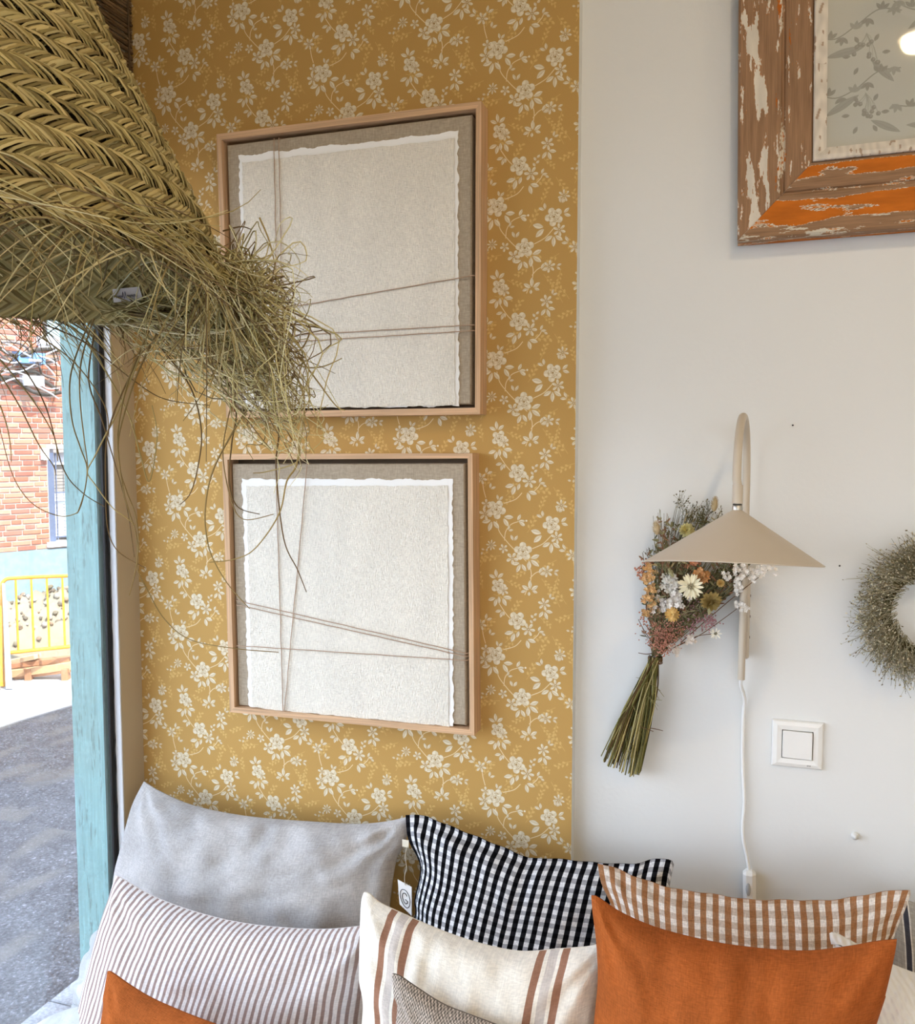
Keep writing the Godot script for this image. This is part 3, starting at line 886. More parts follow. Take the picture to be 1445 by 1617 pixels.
func make_pictures() -> void:
	M.linen = textured(paint(512, 512, func(x, y):
		var g := weave(x, y, 0.05)
		return Color(0.67 * g, 0.62 * g, 0.545 * g)), 0.95, cloth_height, 0.05, 0.1)
	M.deckle = flat(C(243, 243, 240), 0.9, 0.0, 0.2)
	var hh := paint(640, 640, func(x, y):
		var g := 0.5 + 0.2 * nz(x * 0.9, y * 0.12) + 0.16 * nz(x * 0.1 + 50.0, y * 0.9) + 0.16 * nz(x * 0.45, y * 0.45)
		return Color(g, g, g))
	M.handmade = textured(paint(640, 640, func(x, y):
		var g := 1.0 + 0.045 * nz(x * 1.3, y * 0.1) + 0.03 * nz(x * 0.1, y * 1.3) + 0.012 * nz(x * 0.03, y * 0.01)
		if nz(x * 0.5 + 900.0, y * 0.5) > 0.83: g *= 0.93
		return Color(0.895 * g, 0.875 * g, 0.825 * g)), 0.95, hh, 0.16, 0.1)
	make_canvas_picture("upper framed cream paper on linen with crossing threads, partly behind the straw fringe",
		[[341.7, 211.8], [760, 159.4], [758, 654], [357.4, 659.7]], [[349.4, 220.5], [751.5, 171.7], [750, 643.7], [364.5, 650.5]],
		[[358, 229], [745, 180.4], [743.5, 638.5], [371, 646]], [[377.4, 246.2], [723, 207.8], [724.8, 641], [388.5, 646]], [[382.8, 257], [717.5, 218.8], [719, 640], [391.5, 645.5]],
		[[432.5, 219, 440.5, 649], [440, 218, 449, 649], [372, 500, 748, 435], [380, 534, 748, 513], [380, 545, 748, 522]], 1.0)
	make_canvas_picture("lower framed cream paper on linen with threads meeting at its bottom",
		[[350.5, 717], [746, 716], [749, 1162], [363, 1124.5]], [[359, 726], [738.5, 724], [741.5, 1152.5], [370, 1117]],
		[[366, 732.5], [733.5, 731.5], [736, 1146], [376.5, 1114]], [[382.5, 756], [714.7, 757], [716, 1147], [393, 1116]], [[389, 767], [707, 767], [709, 1147], [399, 1117]],
		[[435.3, 731, 447, 1124], [485, 733, 449, 1124], [373, 948, 737, 1032], [374, 955, 737, 1037], [374, 1019.5, 737, 1043]], 5.0)

# ---------------------------------------------------------------- the painted frame on the white wall
func make_painted_frame() -> void:
	var z := 0.045
	var bl := onz(1164.5, 380.5, z)
	var x0 := bl.x; var y0 := bl.y
	var bw := 0.119
	var W := 0.66; var H := 0.66
	var rot := Basis(Vector3(0, 0, 1), 0.018)
	var P := func(x: float, y: float, zz: float): return bl + rot * Vector3(x, y, zz)
	var t := thing("framed_picture", "large chipped orange and white painted timber frame around a grey botanical print behind glass", "picture", bl)
	# chipped paint over bare pine, one texture per pair of boards
	var board := func(orange: bool, sd: float): return textured(paint(256, 1024, func(x, y):
		var wood := Color(0.58, 0.45, 0.335)
		var g := 1.0 + 0.045 * nz(x * 0.5 + sd, y * 0.015) + 0.05 * nz(x * 0.11, y * 0.012 + sd) + 0.04 * nz(x * 1.2, y * 0.05)
		var c := Color(wood.r * g, wood.g * g, wood.b * g)
		var n1 := nz(x * 0.05 + sd, y * 0.011 + sd) + 0.28 * nz(x * 0.16, y * 0.04 + sd) + 0.18 * nz(x * 0.7, y * 0.2)
		var n2 := nz(x * 0.06 + sd + 60.0, y * 0.014) + 0.4 * nz(x * 0.2, y * 0.05 + 20.0 + sd) + 0.18 * nz(x * 0.8, y * 0.2)
		var u: float = x / 256.0
		if orange:
			var band := smoothstep(0.10, 0.28, u) * (1.0 - smoothstep(0.46, 0.56, u)) + 0.75 * smoothstep(0.72, 0.8, u) * (1.0 - smoothstep(0.92, 0.97, u))
			var f := n1 + band * 1.7 - 0.95
			if f > 0.0: c = Color(0.745, 0.41, 0.10) * (1.0 + 0.05 * n2)
			elif f > -0.16: c = Color(0.83, 0.80, 0.74)
			if n2 > 0.72 and u < 0.2: c = Color(0.80, 0.77, 0.70)
		else:
			var f := n2 + 0.85 * (1.0 - smoothstep(0.36, 0.46, u)) * smoothstep(0.02, 0.12, u) - 1.02
			if f > 0.0: c = Color(0.83, 0.80, 0.74) * (1.0 + 0.04 * n1)
			elif f > -0.06: c = Color(0.70, 0.45, 0.24)
			if absf(u - 0.58) < 0.05 and n1 > 0.55: c = Color(0.82, 0.78, 0.70)
			if n1 > 0.95 and u > 0.5 and u < 0.7: c = Color(0.70, 0.38, 0.12)
		var kx: float = (x - 95.0) / 20.0; var ky: float = (y - 390.0) / 26.0
		var kd := sqrt(kx * kx + ky * ky)
		if not orange and kd < 1.6: c = c.lerp(Color(0.42, 0.30, 0.21) * (1.0 + 0.2 * sin(kd * 9.0)), clampf(1.7 - kd, 0, 0.9))
		return c), 0.65)
	var mats := [board.call(false, 3.0), board.call(true, 11.0)]
	# profile across a board: distance from the outer edge, height
	var prof := [[0.0, -0.043], [0.0, -0.004], [0.004, 0.0], [0.068, 0.0], [0.070, -0.004], [0.073, -0.0045], [0.075, -0.001], [0.080, 0.001], [bw - 0.004, 0.001], [bw, -0.003], [bw, -0.02]]
	var ends := [[0, 0, 1, 0], [1, 0, 1, 1], [1, 1, 0, 1], [0, 1, 0, 0]]
	for k in 4:
		var e = ends[k]
		var m := MB.new()
		var pts := PackedVector3Array(); var us := PackedVector2Array()
		for q in prof:
			for s in 2:
				var cx: float = e[s * 2]; var cy: float = e[s * 2 + 1]
				var gap := 0.0004
				var x: float = (q[0] if cx == 0.0 else W - q[0])
				var y: float = (q[0] if cy == 0.0 else H - q[0])
				if k % 2 == 0: x += gap * (1.0 if s == 0 else -1.0) * (1 if k == 0 else -1)
				pts.push_back(P.call(x, y, q[1]))
				var al: float = x if k % 2 == 0 else y
				us.push_back(Vector2((q[0] - minf(q[1] + 0.006, 0.0)) / bw, (al / W * 1.0) if k % 2 == 0 else 1.0 - al / H))
		# flat facets
		for j in prof.size() - 1:
			var q4 := [pts[j * 2], pts[j * 2 + 1], pts[j * 2 + 3], pts[j * 2 + 2]]
			var o := m.v.size()
			m.face(q4, P.call(W * 0.5, H * 0.5, -0.2) if j > 1 else P.call(W * 0.5, H * 0.5, -0.02))
			for s in 4: m.uv[o + s] = us[[j * 2, j * 2 + 1, j * 2 + 3, j * 2 + 2][s]]
		part(t, "frame_board", m, mats[1 if k % 2 == 0 else 0])
	# slim white inner frame
	var white := textured(paint(128, 256, func(x, y):
		var g := 1.0 + 0.05 * nz(x * 0.3, y * 0.05)
		var c := Color(0.84 * g, 0.81 * g, 0.76 * g)
		if nz(x * 0.25 + 70.0, y * 0.05) > 0.8: c = Color(0.66, 0.58, 0.50)
		return c), 0.6)
	var iw := 0.021
	for k in 4:
		var e = ends[k]
		var m := MB.new()
		var pr := [[0.0, -0.01], [0.0, 0.004], [0.002, 0.006], [0.008, 0.005], [iw, -0.002], [iw, -0.012]]
		for j in pr.size() - 1:
			var q4 := []
			for w in [[j, 0], [j, 1], [j + 1, 1], [j + 1, 0]]:
				var q = pr[w[0]]
				var d: float = bw + q[0] - 0.001
				q4.push_back(P.call(d if e[w[1] * 2] == 0 else W - d, d if e[w[1] * 2 + 1] == 0 else H - d, q[1]))
			m.face(q4, P.call(W * 0.5, H * 0.5, -0.2) if j > 0 else P.call(W * 0.5, H * 0.5, 0), Color.WHITE, 6.0)
		part(t, "inner_bar", m, white)
	# botanical print
	var ip := bw + iw - 0.003
	WPW = 640; WPH = 640
	wp.resize(WPW * WPH * 3)
	for k in WPW * WPH:
		wp[k * 3] = 0.745; wp[k * 3 + 1] = 0.745; wp[k * 3 + 2] = 0.70
	var ink := Color(0.555, 0.55, 0.505); var ink2 := Color(0.62, 0.62, 0.575)
	rng.seed = 77
	for g in 9:
		var bx := 30.0 + (g % 3) * 88.0; var by := 30.0 + (g / 3) * 88.0 + (g % 2) * 20.0
		var a0 := rng.randf_range(-0.8, 0.8)
		var st := []
		for s in 5: st.push_back(Vector2(bx - 45 + s * 24, by + 14.0 * sin(s * 1.3 + a0)))
		stroke(st, 1.1, ink)
		for s in 7:
			var q := Vector2(bx - 40 + s * 14, by + 14.0 * sin(s * 0.76 + a0))
			for w in 3: leaf(q.x, q.y, -PI / 2 * (1 if s % 2 else -1) + (w - 1) * 0.8 + a0 * 0.4, 10, 2.2, ink if s % 3 else ink2, ink2)
		leaf(bx - 30, by + 34, -0.6 + a0, 42, 4.5, ink2, ink); leaf(bx + 20, by + 44, 0.4 + a0, 36, 4.0, ink2, ink)
		for s in 11:
			var q := Vector2(bx + 14 + rng.randf_range(-14, 14), by + 34 + rng.randf_range(-13, 13))
			stroke([Vector2(bx + 14, by + 12), (q + Vector2(bx + 14, by + 12)) * 0.5 + Vector2(2, 0), q], 0.5, ink2)
			dot(q.x, q.y, 2.4, ink); dot(q.x + 0.7, q.y - 0.6, 1.0, ink2)
		for s in 6: leaf(bx + 14 + cos(s * 1.05) * 17, by + 36 + sin(s * 1.05) * 16, s * 1.05, 9, 2.3, ink, ink2)
	var d := PackedByteArray()
	d.resize(wp.size())
	for k in wp.size(): d[k] = clampi(int(wp[k] * 255.0), 0, 255)
	var print_mat := textured(ImageTexture.create_from_image(Image.create_from_data(WPW, WPH, false, Image.FORMAT_RGB8, d)), 0.9)
	print_mat.uv1_scale = Vector3(1.05, 1.05, 1)
	var pm := MB.new()
	pm.face([P.call(ip, ip, -0.013), P.call(W - ip, ip, -0.013), P.call(W - ip, H - ip, -0.013), P.call(ip, H - ip, -0.013)], P.call(0.3, 0.3, -1.0))
	for s in 4: pm.uv[s] = [Vector2(0, 1), Vector2(1, 1), Vector2(1, 0), Vector2(0, 0)][s]
	part(t, "botanical_print", pm, print_mat)
	var gm := MB.new()
	gm.hexa([P.call(ip, ip, -0.010), P.call(W - ip, ip, -0.010), P.call(W - ip, H - ip, -0.010), P.call(ip, H - ip, -0.010)], [P.call(ip, ip, -0.012), P.call(W - ip, ip, -0.012), P.call(W - ip, H - ip, -0.012), P.call(ip, H - ip, -0.012)])
	var glass := flat(Color(1, 1, 1, 0.04), 0.02)
	glass.transparency = BaseMaterial3D.TRANSPARENCY_ALPHA
	part(t, "glass_pane", gm, glass)

# ---------------------------------------------------------------- wall lamp, switch, small things on the wall
func make_wall_lamp() -> void:
	var zb := 0.045; var zf := 0.245
	var foot := onz(1170.5, 1073, zb)
	var t := thing("wall_lamp", "beige metal wall lamp with a wide conical shade on a hooked tube, flex hanging down", "lamp", foot)
	var tube := MB.new()
	var topb := onz(1180, 712, zb); var topf := onz(1164.5, 712, zf)
	var tip := onz(1164.5, 797, zf)
	var path := PackedVector3Array()
	for k in 12: path.push_back(foot.lerp(Vector3(topb.x, topb.y, zb), k / 12.0))
	var r := (zf - zb) / 2
	var yc := onz(1172, 652, (zb + zf) / 2).y - (zf - zb) / 2 * 0.97 - 0.006
	path[11].y = minf(path[11].y, yc - 0.02)
	var kk := path.size()
	for k in kk: path[k].y = lerpf(foot.y, yc, k / float(kk))
	for k in 17:
		var q := PI * k / 16
		path.push_back(Vector3(lerpf(topb.x, topf.x, (1 - cos(q)) / 2), yc + sin(q) * r * 0.97, zb + r - cos(q) * r))
	for k in range(1, 9):
		var p := Vector3(topf.x, yc, zf).lerp(tip + Vector3(0, 0.028, 0), k / 8.0)
		path.push_back(p)
	tube.tube(path, 0.0062, 0.0066, 16)
	part(t, "hooked_tube", tube, M.lamp)
	var sleeve := MB.new()
	sleeve.tube(PackedVector3Array([tip + Vector3(0, 0.030, 0), tip + Vector3(0, 0.002, 0)]), 0.0078, 0.0078, 16)
	part(t, "end_sleeve", sleeve, M.lamp)
	var plate := MB.new()
	var pa := onz(1177, 906, 0.012); var pb := onz(1177, 1036, 0.012)
	plate.bbox(Transform3D(Basis(), Vector3(foot.x + 0.004, (pa.y + pb.y) / 2, 0.019)), Vector3(0.016, pa.y - pb.y, 0.038), 0.003)
	var pl := part(t, "wall_bracket", plate, M.lamp)
	var sc := MB.new()
	for s in [0.25, 0.5, 0.75]:
		for e in [-1.0, 1.0]:
			sc.blob(Transform3D(Basis(), Vector3(foot.x + 0.004 + e * 0.008, lerpf(pb.y, pa.y, s), 0.024)), Vector3(0.0012, 0.003, 0.003), 6)
	part(pl, "screw_heads", sc, M.dark)
	var joint := MB.new()
	joint.tube(PackedVector3Array([tip + Vector3(0, 0.006, 0), tip + Vector3(0, -0.006, 0)]), 0.003, 0.003, 10)
	joint.tube(PackedVector3Array([tip + Vector3(-0.007, -0.002, 0), tip + Vector3(0.007, -0.002, 0)]), 0.003, 0.003, 10)
	part(t, "steel_joint", joint, M.steel)
	# shade: thin cone, its rim plane tipped towards the viewer's eye line, rim gently waved
	var apex := tip + Vector3(0, -0.0035, 0)
	var rimL := onz(1018, 886, zf); var rimR := onz(1302, 893.5, zf)
	var rc := (rimL + rimR) * 0.5
	var R := rimL.distance_to(rimR) * 0.5
	var rx := (rimR - rimL).normalized()
	var vd := (rc - EYE).normalized()
	var rz := (-vd - rx * (-vd).dot(rx)).normalized()
	var ry := rz.cross(rx)
	var ns := 96; var nr := 10
	var outer := PackedVector3Array(); var inner := PackedVector3Array()
	for j in nr + 1:
		var s := lerpf(0.035, 1.0, float(j) / nr)
		for i in ns + 1:
			var q := TAU * (i % ns) / ns
			var rim := rc + rx * (R * cos(q)) - rz * (R * sin(q)) + ry * (R * (0.020 * cos(q) * absf(sin(q)) * -1.0 + 0.018 * sin(q) * sin(q) - 0.012 * cos(2 * q) * 0.0))
			var p := apex.lerp(rim, s)
			outer.push_back(p)
			inner.push_back(p + (rc - apex).normalized() * 0.0018)
	var sh := MB.new()
	sh.grid(outer, ns, nr, Color.WHITE, true, true)
	sh.grid(inner, ns, nr, Color.WHITE, false, true)
	var rp := PackedVector3Array()
	for i in ns + 1: rp.push_back((outer[nr * (ns + 1) + i] + inner[nr * (ns + 1) + i]) * 0.5)
	sh.tube(rp, 0.0012, 0.0012, 6, Color.WHITE, false)
	var shade := part(t, "conical_shade", sh, M.lamp)
	var cap := MB.new()
	cap.lathe([Vector2(0.0005, 0.003), Vector2(0.006, 0.003), Vector2(0.0075, -0.001), Vector2(0.008, -0.006)], 16, Transform3D(Basis(), apex + Vector3(0, 0.002, 0)))
	part(shade, "shade_cap", cap, M.steel)
	var bulb := MB.new()
	bulb.blob(Transform3D(Basis(), apex.lerp(rc, 0.55)), Vector3(0.022, 0.022, 0.022), 14)
	part(t, "bulb", bulb, flat(C(238, 236, 228), 0.2))
	# flex with an inline switch
	var fx := [[1170.5, 1072, 0.04], [1170, 1082, 0.035], [1174, 1095, 0.02], [1176, 1108, 0.012], [1174, 1130, 0.007], [1173, 1170, 0.006], [1173, 1210, 0.006], [1175, 1250, 0.007], [1175.5, 1275, 0.007], [1173, 1300, 0.007], [1174, 1325, 0.008], [1179, 1350, 0.010], [1183, 1374, 0.014]]
	var fp := PackedVector3Array()
	for q in fx: fp.push_back(onz(q[0], q[1], q[2]))
	var fm := MB.new()
	fm.tube(smooth(fp), 0.0032, 0.0032, 8)
	part(t, "flex", fm, M.cable)
	var sw := MB.new()
	var sp := onz(1183.5, 1400, 0.016)
	sw.bbox(Transform3D(Basis(Vector3(0, 0, 1), 0.04), sp), Vector3(0.0225, 0.062, 0.024), 0.006)
	var sn := part(t, "inline_switch", sw, M.cable)
	var rk := MB.new()
	rk.blob(Transform3D(Basis(Vector3(0, 0, 1), 0.04), sp + Vector3(-0.002, 0.0, 0.0125)), Vector3(0.0045, 0.012, 0.003), 12)
	part(sn, "rocker", rk, flat(C(176, 178, 180), 0.4))
	# light switch
	var a := onz(1218, 1138, 0.009); var c := onz(1301, 1216, 0.009)
	var ctr := (a + c) * 0.5
	var pls := Vector3(0.086, 0.085, 0.0)
	t = thing("light_switch", "square white light switch on the white wall right of the lamp flex", "switch", Vector3(ctr.x, ctr.y, 0.0005))
	var fr := MB.new()
	var mk := func(hx: float, hy: float, z: float):
		return [Vector3(ctr.x - hx, ctr.y - hy, z), Vector3(ctr.x + hx, ctr.y - hy, z), Vector3(ctr.x + hx, ctr.y + hy, z), Vector3(ctr.x - hx, ctr.y + hy, z)]
	var loops := [mk.call(0.0425, 0.042, 0.0005), mk.call(0.0425, 0.042, 0.004), mk.call(0.0405, 0.04, 0.0075), mk.call(0.034, 0.034, 0.0095), mk.call(0.0262, 0.0258, 0.0085), mk.call(0.0258, 0.0254, 0.003)]
	for j in loops.size() - 1:
		for k in 4:
			var l := (k + 1) % 4
			fr.face([loops[j][k], loops[j][l], loops[j + 1][l], loops[j + 1][k]], Vector3(ctr.x, ctr.y, -0.05 if j < 4 else 0.0))
	if true:      # the last ring faces inwards: turn it
		pass
	part(t, "cover_frame", fr, M.plastic)
	var gap := MB.new()
	gap.face(mk.call(0.026, 0.0256, 0.0035), ctr - Vector3(0, 0, 1))
	part(t, "gap", gap, flat(C(92, 88, 82), 0.8))
	var rb := MB.new()
	rb.bbox(Transform3D(Basis(Vector3.UP, -0.05), Vector3(ctr.x, ctr.y, 0.0075)), Vector3(0.0495, 0.0488, 0.008), 0.0012)
	part(t, "rocker", rb, M.plastic)
	var mark := MB.new()
	for k in 3: mark.bbox(Transform3D(Basis(), Vector3(ctr.x + 0.0175 + k * 0.0022, ctr.y - 0.0355 + 0.0003 * (k % 2), 0.0092)), Vector3(0.0014, 0.0026 - 0.0006 * (k % 2), 0.0006), 0.0001)
	part(t, "maker_mark", mark, flat(C(140, 140, 138), 0.6))
	# wall plug
	var wpt := onz(1350, 1319, 0.0)
	var plug := MB.new()
	plug.lathe([Vector2(0.0, 0.012), Vector2(0.0022, 0.0118), Vector2(0.0026, 0.008), Vector2(0.006, 0.006), Vector2(0.0066, 0.003), Vector2(0.0068, 0.0002)], 14, Transform3D(Basis(Vector3.RIGHT, PI / 2), wpt))
	solo("wall_plug", plug, flat(C(222, 222, 216), 0.5), "tiny white wall plug with a screw below the wreath", "wall plug")
	for q in [[1252, 671.5, "tiny dark nail head in the white wall right of the lamp's hooked tube"], [1326, 893.5, "tiny dark nail head in the white wall between the lampshade and the wreath"]]:
		var nh := MB.new()
		nh.blob(Transform3D(Basis(), onz(q[0], q[1], 0.0008)), Vector3(0.0016, 0.0016, 0.0014), 8)
		solo("nail", nh, M.dark, q[2], "nail")

# ---------------------------------------------------------------- dried bouquet
func jit(c: Color, a: float) -> Color:
	var g := 1.0 + rng.randf_range(-a, a)
	return Color(c.r * g * (1 + rng.randf_range(-a, a) * 0.3), c.g * g, c.b * g * (1 + rng.randf_range(-a, a) * 0.3))
func face_basis(nn: Vector3) -> Basis:
	var z := nn.normalized()
	var x := Vector3.UP.cross(z).normalized()
	return Basis(x, z.cross(x), z)
func petal(m: MB, o: Vector3, b: Basis, ang: float, r0: float, ln: float, wd: float, lift: float, c: Color, cup := 0.0) -> void:
	var p := PackedVector3Array()
	for j in 5:
		var t := j / 4.0
		var w: float = wd * [0.35, 0.8, 1.0, 0.85, 0.25][j]
		for i in 3:
			var s := i - 1.0
			var r := r0 + ln * t
			var q := Vector3(cos(ang), sin(ang), 0) * r + Vector3(-sin(ang), cos(ang), 0) * (w * s)
			q.z = lift * t - cup * t * t + absf(s) * wd * 0.25
			p.push_back(o + b * q)
	m.grid(p, 2, 4, c, false)
func daisy(t: Node3D, called: String, o: Vector3, nn: Vector3, r: float, n: int, c: Color, eye: Color) -> void:
	var b := face_basis(nn)
	var m := MB.new()
	for ring in 2:
		for k in (n if ring == 0 else n / 2):
			var a := TAU * (k + 0.5 * ring) / (n if ring == 0 else n / 2) + rng.randf_range(-0.08, 0.08)
			petal(m, o + b.z * 0.001 * ring, b, a, r * 0.2, r * rng.randf_range(0.72, 0.86), r * 0.115, r * (0.10 + 0.16 * ring) + rng.randf_range(-0.1, 0.1) * r, jit(c, 0.05))
	var hd := part(t, called, m, M.plant)
	var e := MB.new()
	for k in 26:
		var q := k * 2.4
		var rr := r * 0.27 * sqrt(k / 26.0)
		e.blob(Transform3D(b, o + b * Vector3(cos(q) * rr, sin(q) * rr, r * 0.16)), Vector3.ONE * r * 0.055, 5, jit(eye, 0.25))
	part(hd, "flower_eye", e, M.plant)
func strawflower(t: Node3D, o: Vector3, nn: Vector3, r: float, c: Color, inner: Color) -> void:
	var b := face_basis(nn)
	var m := MB.new()
	for ring in 4:
		var n := 15 - ring * 3
		for k in n:
			var a := TAU * (k + 0.4 * ring) / n + rng.randf_range(-0.1, 0.1)
			var f := 1.0 - ring * 0.2
			petal(m, o + b.z * r * (0.12 * ring), b, a, r * 0.08, r * 0.8 * f, r * 0.17, r * (0.10 + 0.17 * ring), jit(c.lerp(inner, ring / 3.0), 0.10))
	for k in 12: m.blob(Transform3D(b, o + b * Vector3(cos(k * 2.4) * r * 0.14, sin(k * 2.4) * r * 0.14, r * 0.5)), Vector3.ONE * r * 0.06, 5, inner)
	part(t, "strawflower", m, M.plant)
func cluster(t: Node3D, called: String, px: float, py: float, z: float, rpx: float, n: int, s: float, c: Color, a := 0.15, petals := false) -> void:
	var m := MB.new()
	var o := onz(px, py, z)
	var r := rpx * 0.00113
	for k in n:
		var q := o + Vector3(rng.randfn(0, 0.5), rng.randfn(0, 0.5), rng.randfn(0, 0.35)) * r
		if petals:
			var b := face_basis(Vector3(rng.randf_range(-0.6, 0.6), rng.randf_range(-0.5, 0.7), 1))
			for w in 5: petal(m, q, b, TAU * w / 5 + k, s * 0.15, s, s * 0.38, s * 0.4, jit(c, a))
		else:
			m.blob(Transform3D(Basis(Vector3.UP, k), q), Vector3(s, s * rng.randf_range(0.7, 1.2), s), 5, jit(c, a))
	part(t, called, m, M.plant)
func hair_tail(t: Node3D, px: float, py: float, z: float, ln: float, r: float, lean: float, c: Color) -> void:
	var m := MB.new()
	var o := onz(px, py, z)
	var b := Basis(Vector3(0, 0, 1), lean)
	m.blob(Transform3D(b, o), Vector3(r * 0.75, ln * 0.5, r * 0.75), 10, c)
	for k in 240:
		var th := rng.randf() * TAU
		var y := rng.randf_range(-1, 1)
		var w := sqrt(1 - y * y)
		var p := o + b * Vector3(cos(th) * w * r * 0.7, y * ln * 0.48, sin(th) * w * r * 0.7)
		var d := b * Vector3(cos(th) * w * 0.8, 0.75 + y * 0.3, sin(th) * w * 0.8)
		m.tube(PackedVector3Array([p, p + d * r * 0.55]), 0.00022, 0.0001, 3, jit(c, 0.12), false)
	part(t, "bunny_tail", m, M.plant)

func make_bouquet() -> void:
	rng.seed = 42
	var tie := onz(1035, 1041, 0.03)
	var t := thing("dried_bouquet", "dried flower bouquet hung head up on the white wall partly behind the cone lampshade", "bouquet", tie)
	var st := MB.new()
	var ends := [[946, 1198], [955, 1206], [969, 1219], [982, 1221], [995, 1228], [1004, 1227], [1011, 1224], [1016, 1196], [1021, 1162]]
	for k in 110:
		var f := rng.randf() * 7.6
		var e0 = ends[int(f)]; var e1 = ends[int(f) + 1]
		var fr := f - int(f)
		var s := rng.randf_range(0.72, 1.0) if k > 34 else rng.randf_range(0.96, 1.0)
		var z := rng.randf_range(0.008, 0.045)
		var ex: float = lerpf(1035, lerpf(e0[0], e1[0], fr), s)
		var ey: float = lerpf(1041, lerpf(e0[1], e1[1], fr), s)
		var off := rng.randf_range(-8, 8)
		var w := clampf((f - 3.8) / 3.8, -1, 1)
		var a := onz(1035 + off, 1038, 0.018 + rng.randf() * 0.03)
		var mid := onz(lerpf(1035, ex, 0.5) + off * 0.5 + w * 5.0 + rng.randf_range(-3, 3), lerpf(1041, ey, 0.48) + rng.randf_range(-3, 3), z)
		var c: Color = [L(96, 92, 50), L(118, 112, 66), L(150, 138, 84), L(74, 74, 48), L(84, 66, 42), L(170, 158, 110)][k % 6]
		st.tube(smooth(PackedVector3Array([a, mid, onz(ex, ey, z + rng.randf_range(-0.004, 0.004))]), 4), 0.0009 + rng.randf() * 0.0006, 0.0008 + rng.randf() * 0.0006, 5, jit(c, 0.2))
	for k in 40:      # little leaves and hairs on the stems
		var s := rng.randf_range(0.2, 0.85)
		var e0 = ends[rng.randi() % 8]
		var p := onz(lerpf(1035, e0[0], s), lerpf(1041, e0[1], s), rng.randf_range(0.03, 0.05))
		var d := Vector3(rng.randf_range(-1, 1), rng.randf_range(-1, 0.6), rng.randf_range(0, 0.4)) * 0.022
		st.tube(PackedVector3Array([p, p + d * 0.6, p + d + Vector3(0, -0.003, 0)]), 0.0007, 0.0003, 4, jit(L(140, 132, 84), 0.2))
	part(t, "stems", st, M.plant)
	var tw := MB.new()
	var path := PackedVector3Array()
	for k in 90:
		var q := TAU * k / 14.0
		path.push_back(tie + Vector3(cos(q) * 0.0125, -0.006 + 0.012 * k / 90.0 + 0.001 * sin(k * 3.0), sin(q) * 0.0135 + 0.002))
	tw.tube(path, 0.0009, 0.0009, 5, L(120, 92, 66))
	part(t, "twine", tw, M.plant)
	# foliage and fine branches fanning out above the tie
	var fo := MB.new()
	for k in 420:
		var px := rng.randf_range(1012, 1195)
		var py := rng.randf_range(800, 1000)
		var lim := lerpf(1025, 905, clampf((px - 1040) / 160.0, 0, 1))
		if py > lim: py = lim - rng.randf() * 60
		if px < 1030 and py < 860: px += 25
		if px > 1140 and py < 850: px -= 50
		var z := rng.randf_range(0.010, 0.055)
		var a := onz(1036 + rng.randf_range(-7, 7), 1036, 0.02 + rng.randf() * 0.02)
		var b := onz(px, py, z)
		var mid := a.lerp(b, 0.5) + Vector3(-0.012 * signf(px - 1060) * rng.randf(), 0.0, rng.randf_range(0, 0.012))
		var c: Color = [L(116, 114, 82), L(136, 130, 96), L(92, 92, 66), L(150, 140, 104), L(140, 104, 80)][k % 5]
		var pts := smooth(PackedVector3Array([a, mid, b]), 5)
		fo.tube(pts, 0.0006, 0.0003, 4, jit(c, 0.25), false)
		for w in 5:
			var i := 4 + rng.randi() % 6
			var p := pts[mini(i, pts.size() - 1)]
			var d := Vector3(rng.randf_range(-1, 1), rng.randf_range(0.0, 1), rng.randf_range(-0.1, 0.5)).normalized() * rng.randf_range(0.006, 0.013)
			petal(fo, p, face_basis(Vector3(d.y, -d.x * 0.3, 1.2)), atan2(d.y, d.x), 0.0, d.length(), 0.0011 + rng.randf() * 0.0008, 0.002, jit(c, 0.25))
	part(t, "foliage", fo, M.plant, "stuff")
	# wispy heads above the shade
	var wi := MB.new()
	for k in 46:
		var px: float = [1075, 1086, 1096, 1106, 1118, 1140, 1052, 1060, 1032, 1045][k % 10] + rng.randf_range(-7, 7)
		var py: float = [782, 800, 795, 806, 792, 808, 832, 850, 872, 868][k % 10] + rng.randf_range(-6, 16)
		var a := onz(lerpf(px, 1045, 0.55), lerpf(py, 1020, 0.45), 0.03)
		var b := onz(px, py, rng.randf_range(0.015, 0.05))
		wi.tube(smooth(PackedVector3Array([a, a.lerp(b, 0.6) + Vector3(rng.randf_range(-0.006, 0.006), 0, 0), b]), 4), 0.0006, 0.0003, 4, jit(L(100, 98, 70), 0.2), false)
		for w in 7:
			var p := b + Vector3(rng.randf_range(-0.011, 0.011), rng.randf_range(-0.022, 0.006), rng.randf_range(-0.006, 0.006))
			wi.tube(PackedVector3Array([b - Vector3(0, 0.014, 0), p]), 0.0003, 0.0002, 3, L(110, 106, 76), false)
			wi.blob(Transform3D(Basis(), p), Vector3.ONE * rng.randf_range(0.0008, 0.0016), 5, jit([L(92, 84, 60), L(190, 184, 166), L(120, 110, 80)][w % 3], 0.2))
	part(t, "wispy_sprays", wi, M.plant, "stuff")
	hair_tail(t, 1037, 835, 0.05, 0.023, 0.0075, 0.1, L(206, 186, 150))
	hair_tail(t, 1128.5, 797, 0.05, 0.025, 0.0065, -0.1, L(196, 176, 138))
	hair_tail(t, 1060, 905, 0.07, 0.017, 0.0038, 0.5, L(178, 172, 130))
	hair_tail(t, 1121, 963, 0.065, 0.019, 0.0042, -0.15, L(188, 180, 136))
	# rust and orange side clusters
	for q in [[1014, 898, 14, 26], [1010, 906, 9, 16], [1024, 890, 9, 18], [1015, 980, 10, 16]]:
		cluster(t, "berry_spray", q[0], q[1], 0.04, q[2], q[3], 0.0019, L(196, 136, 112))
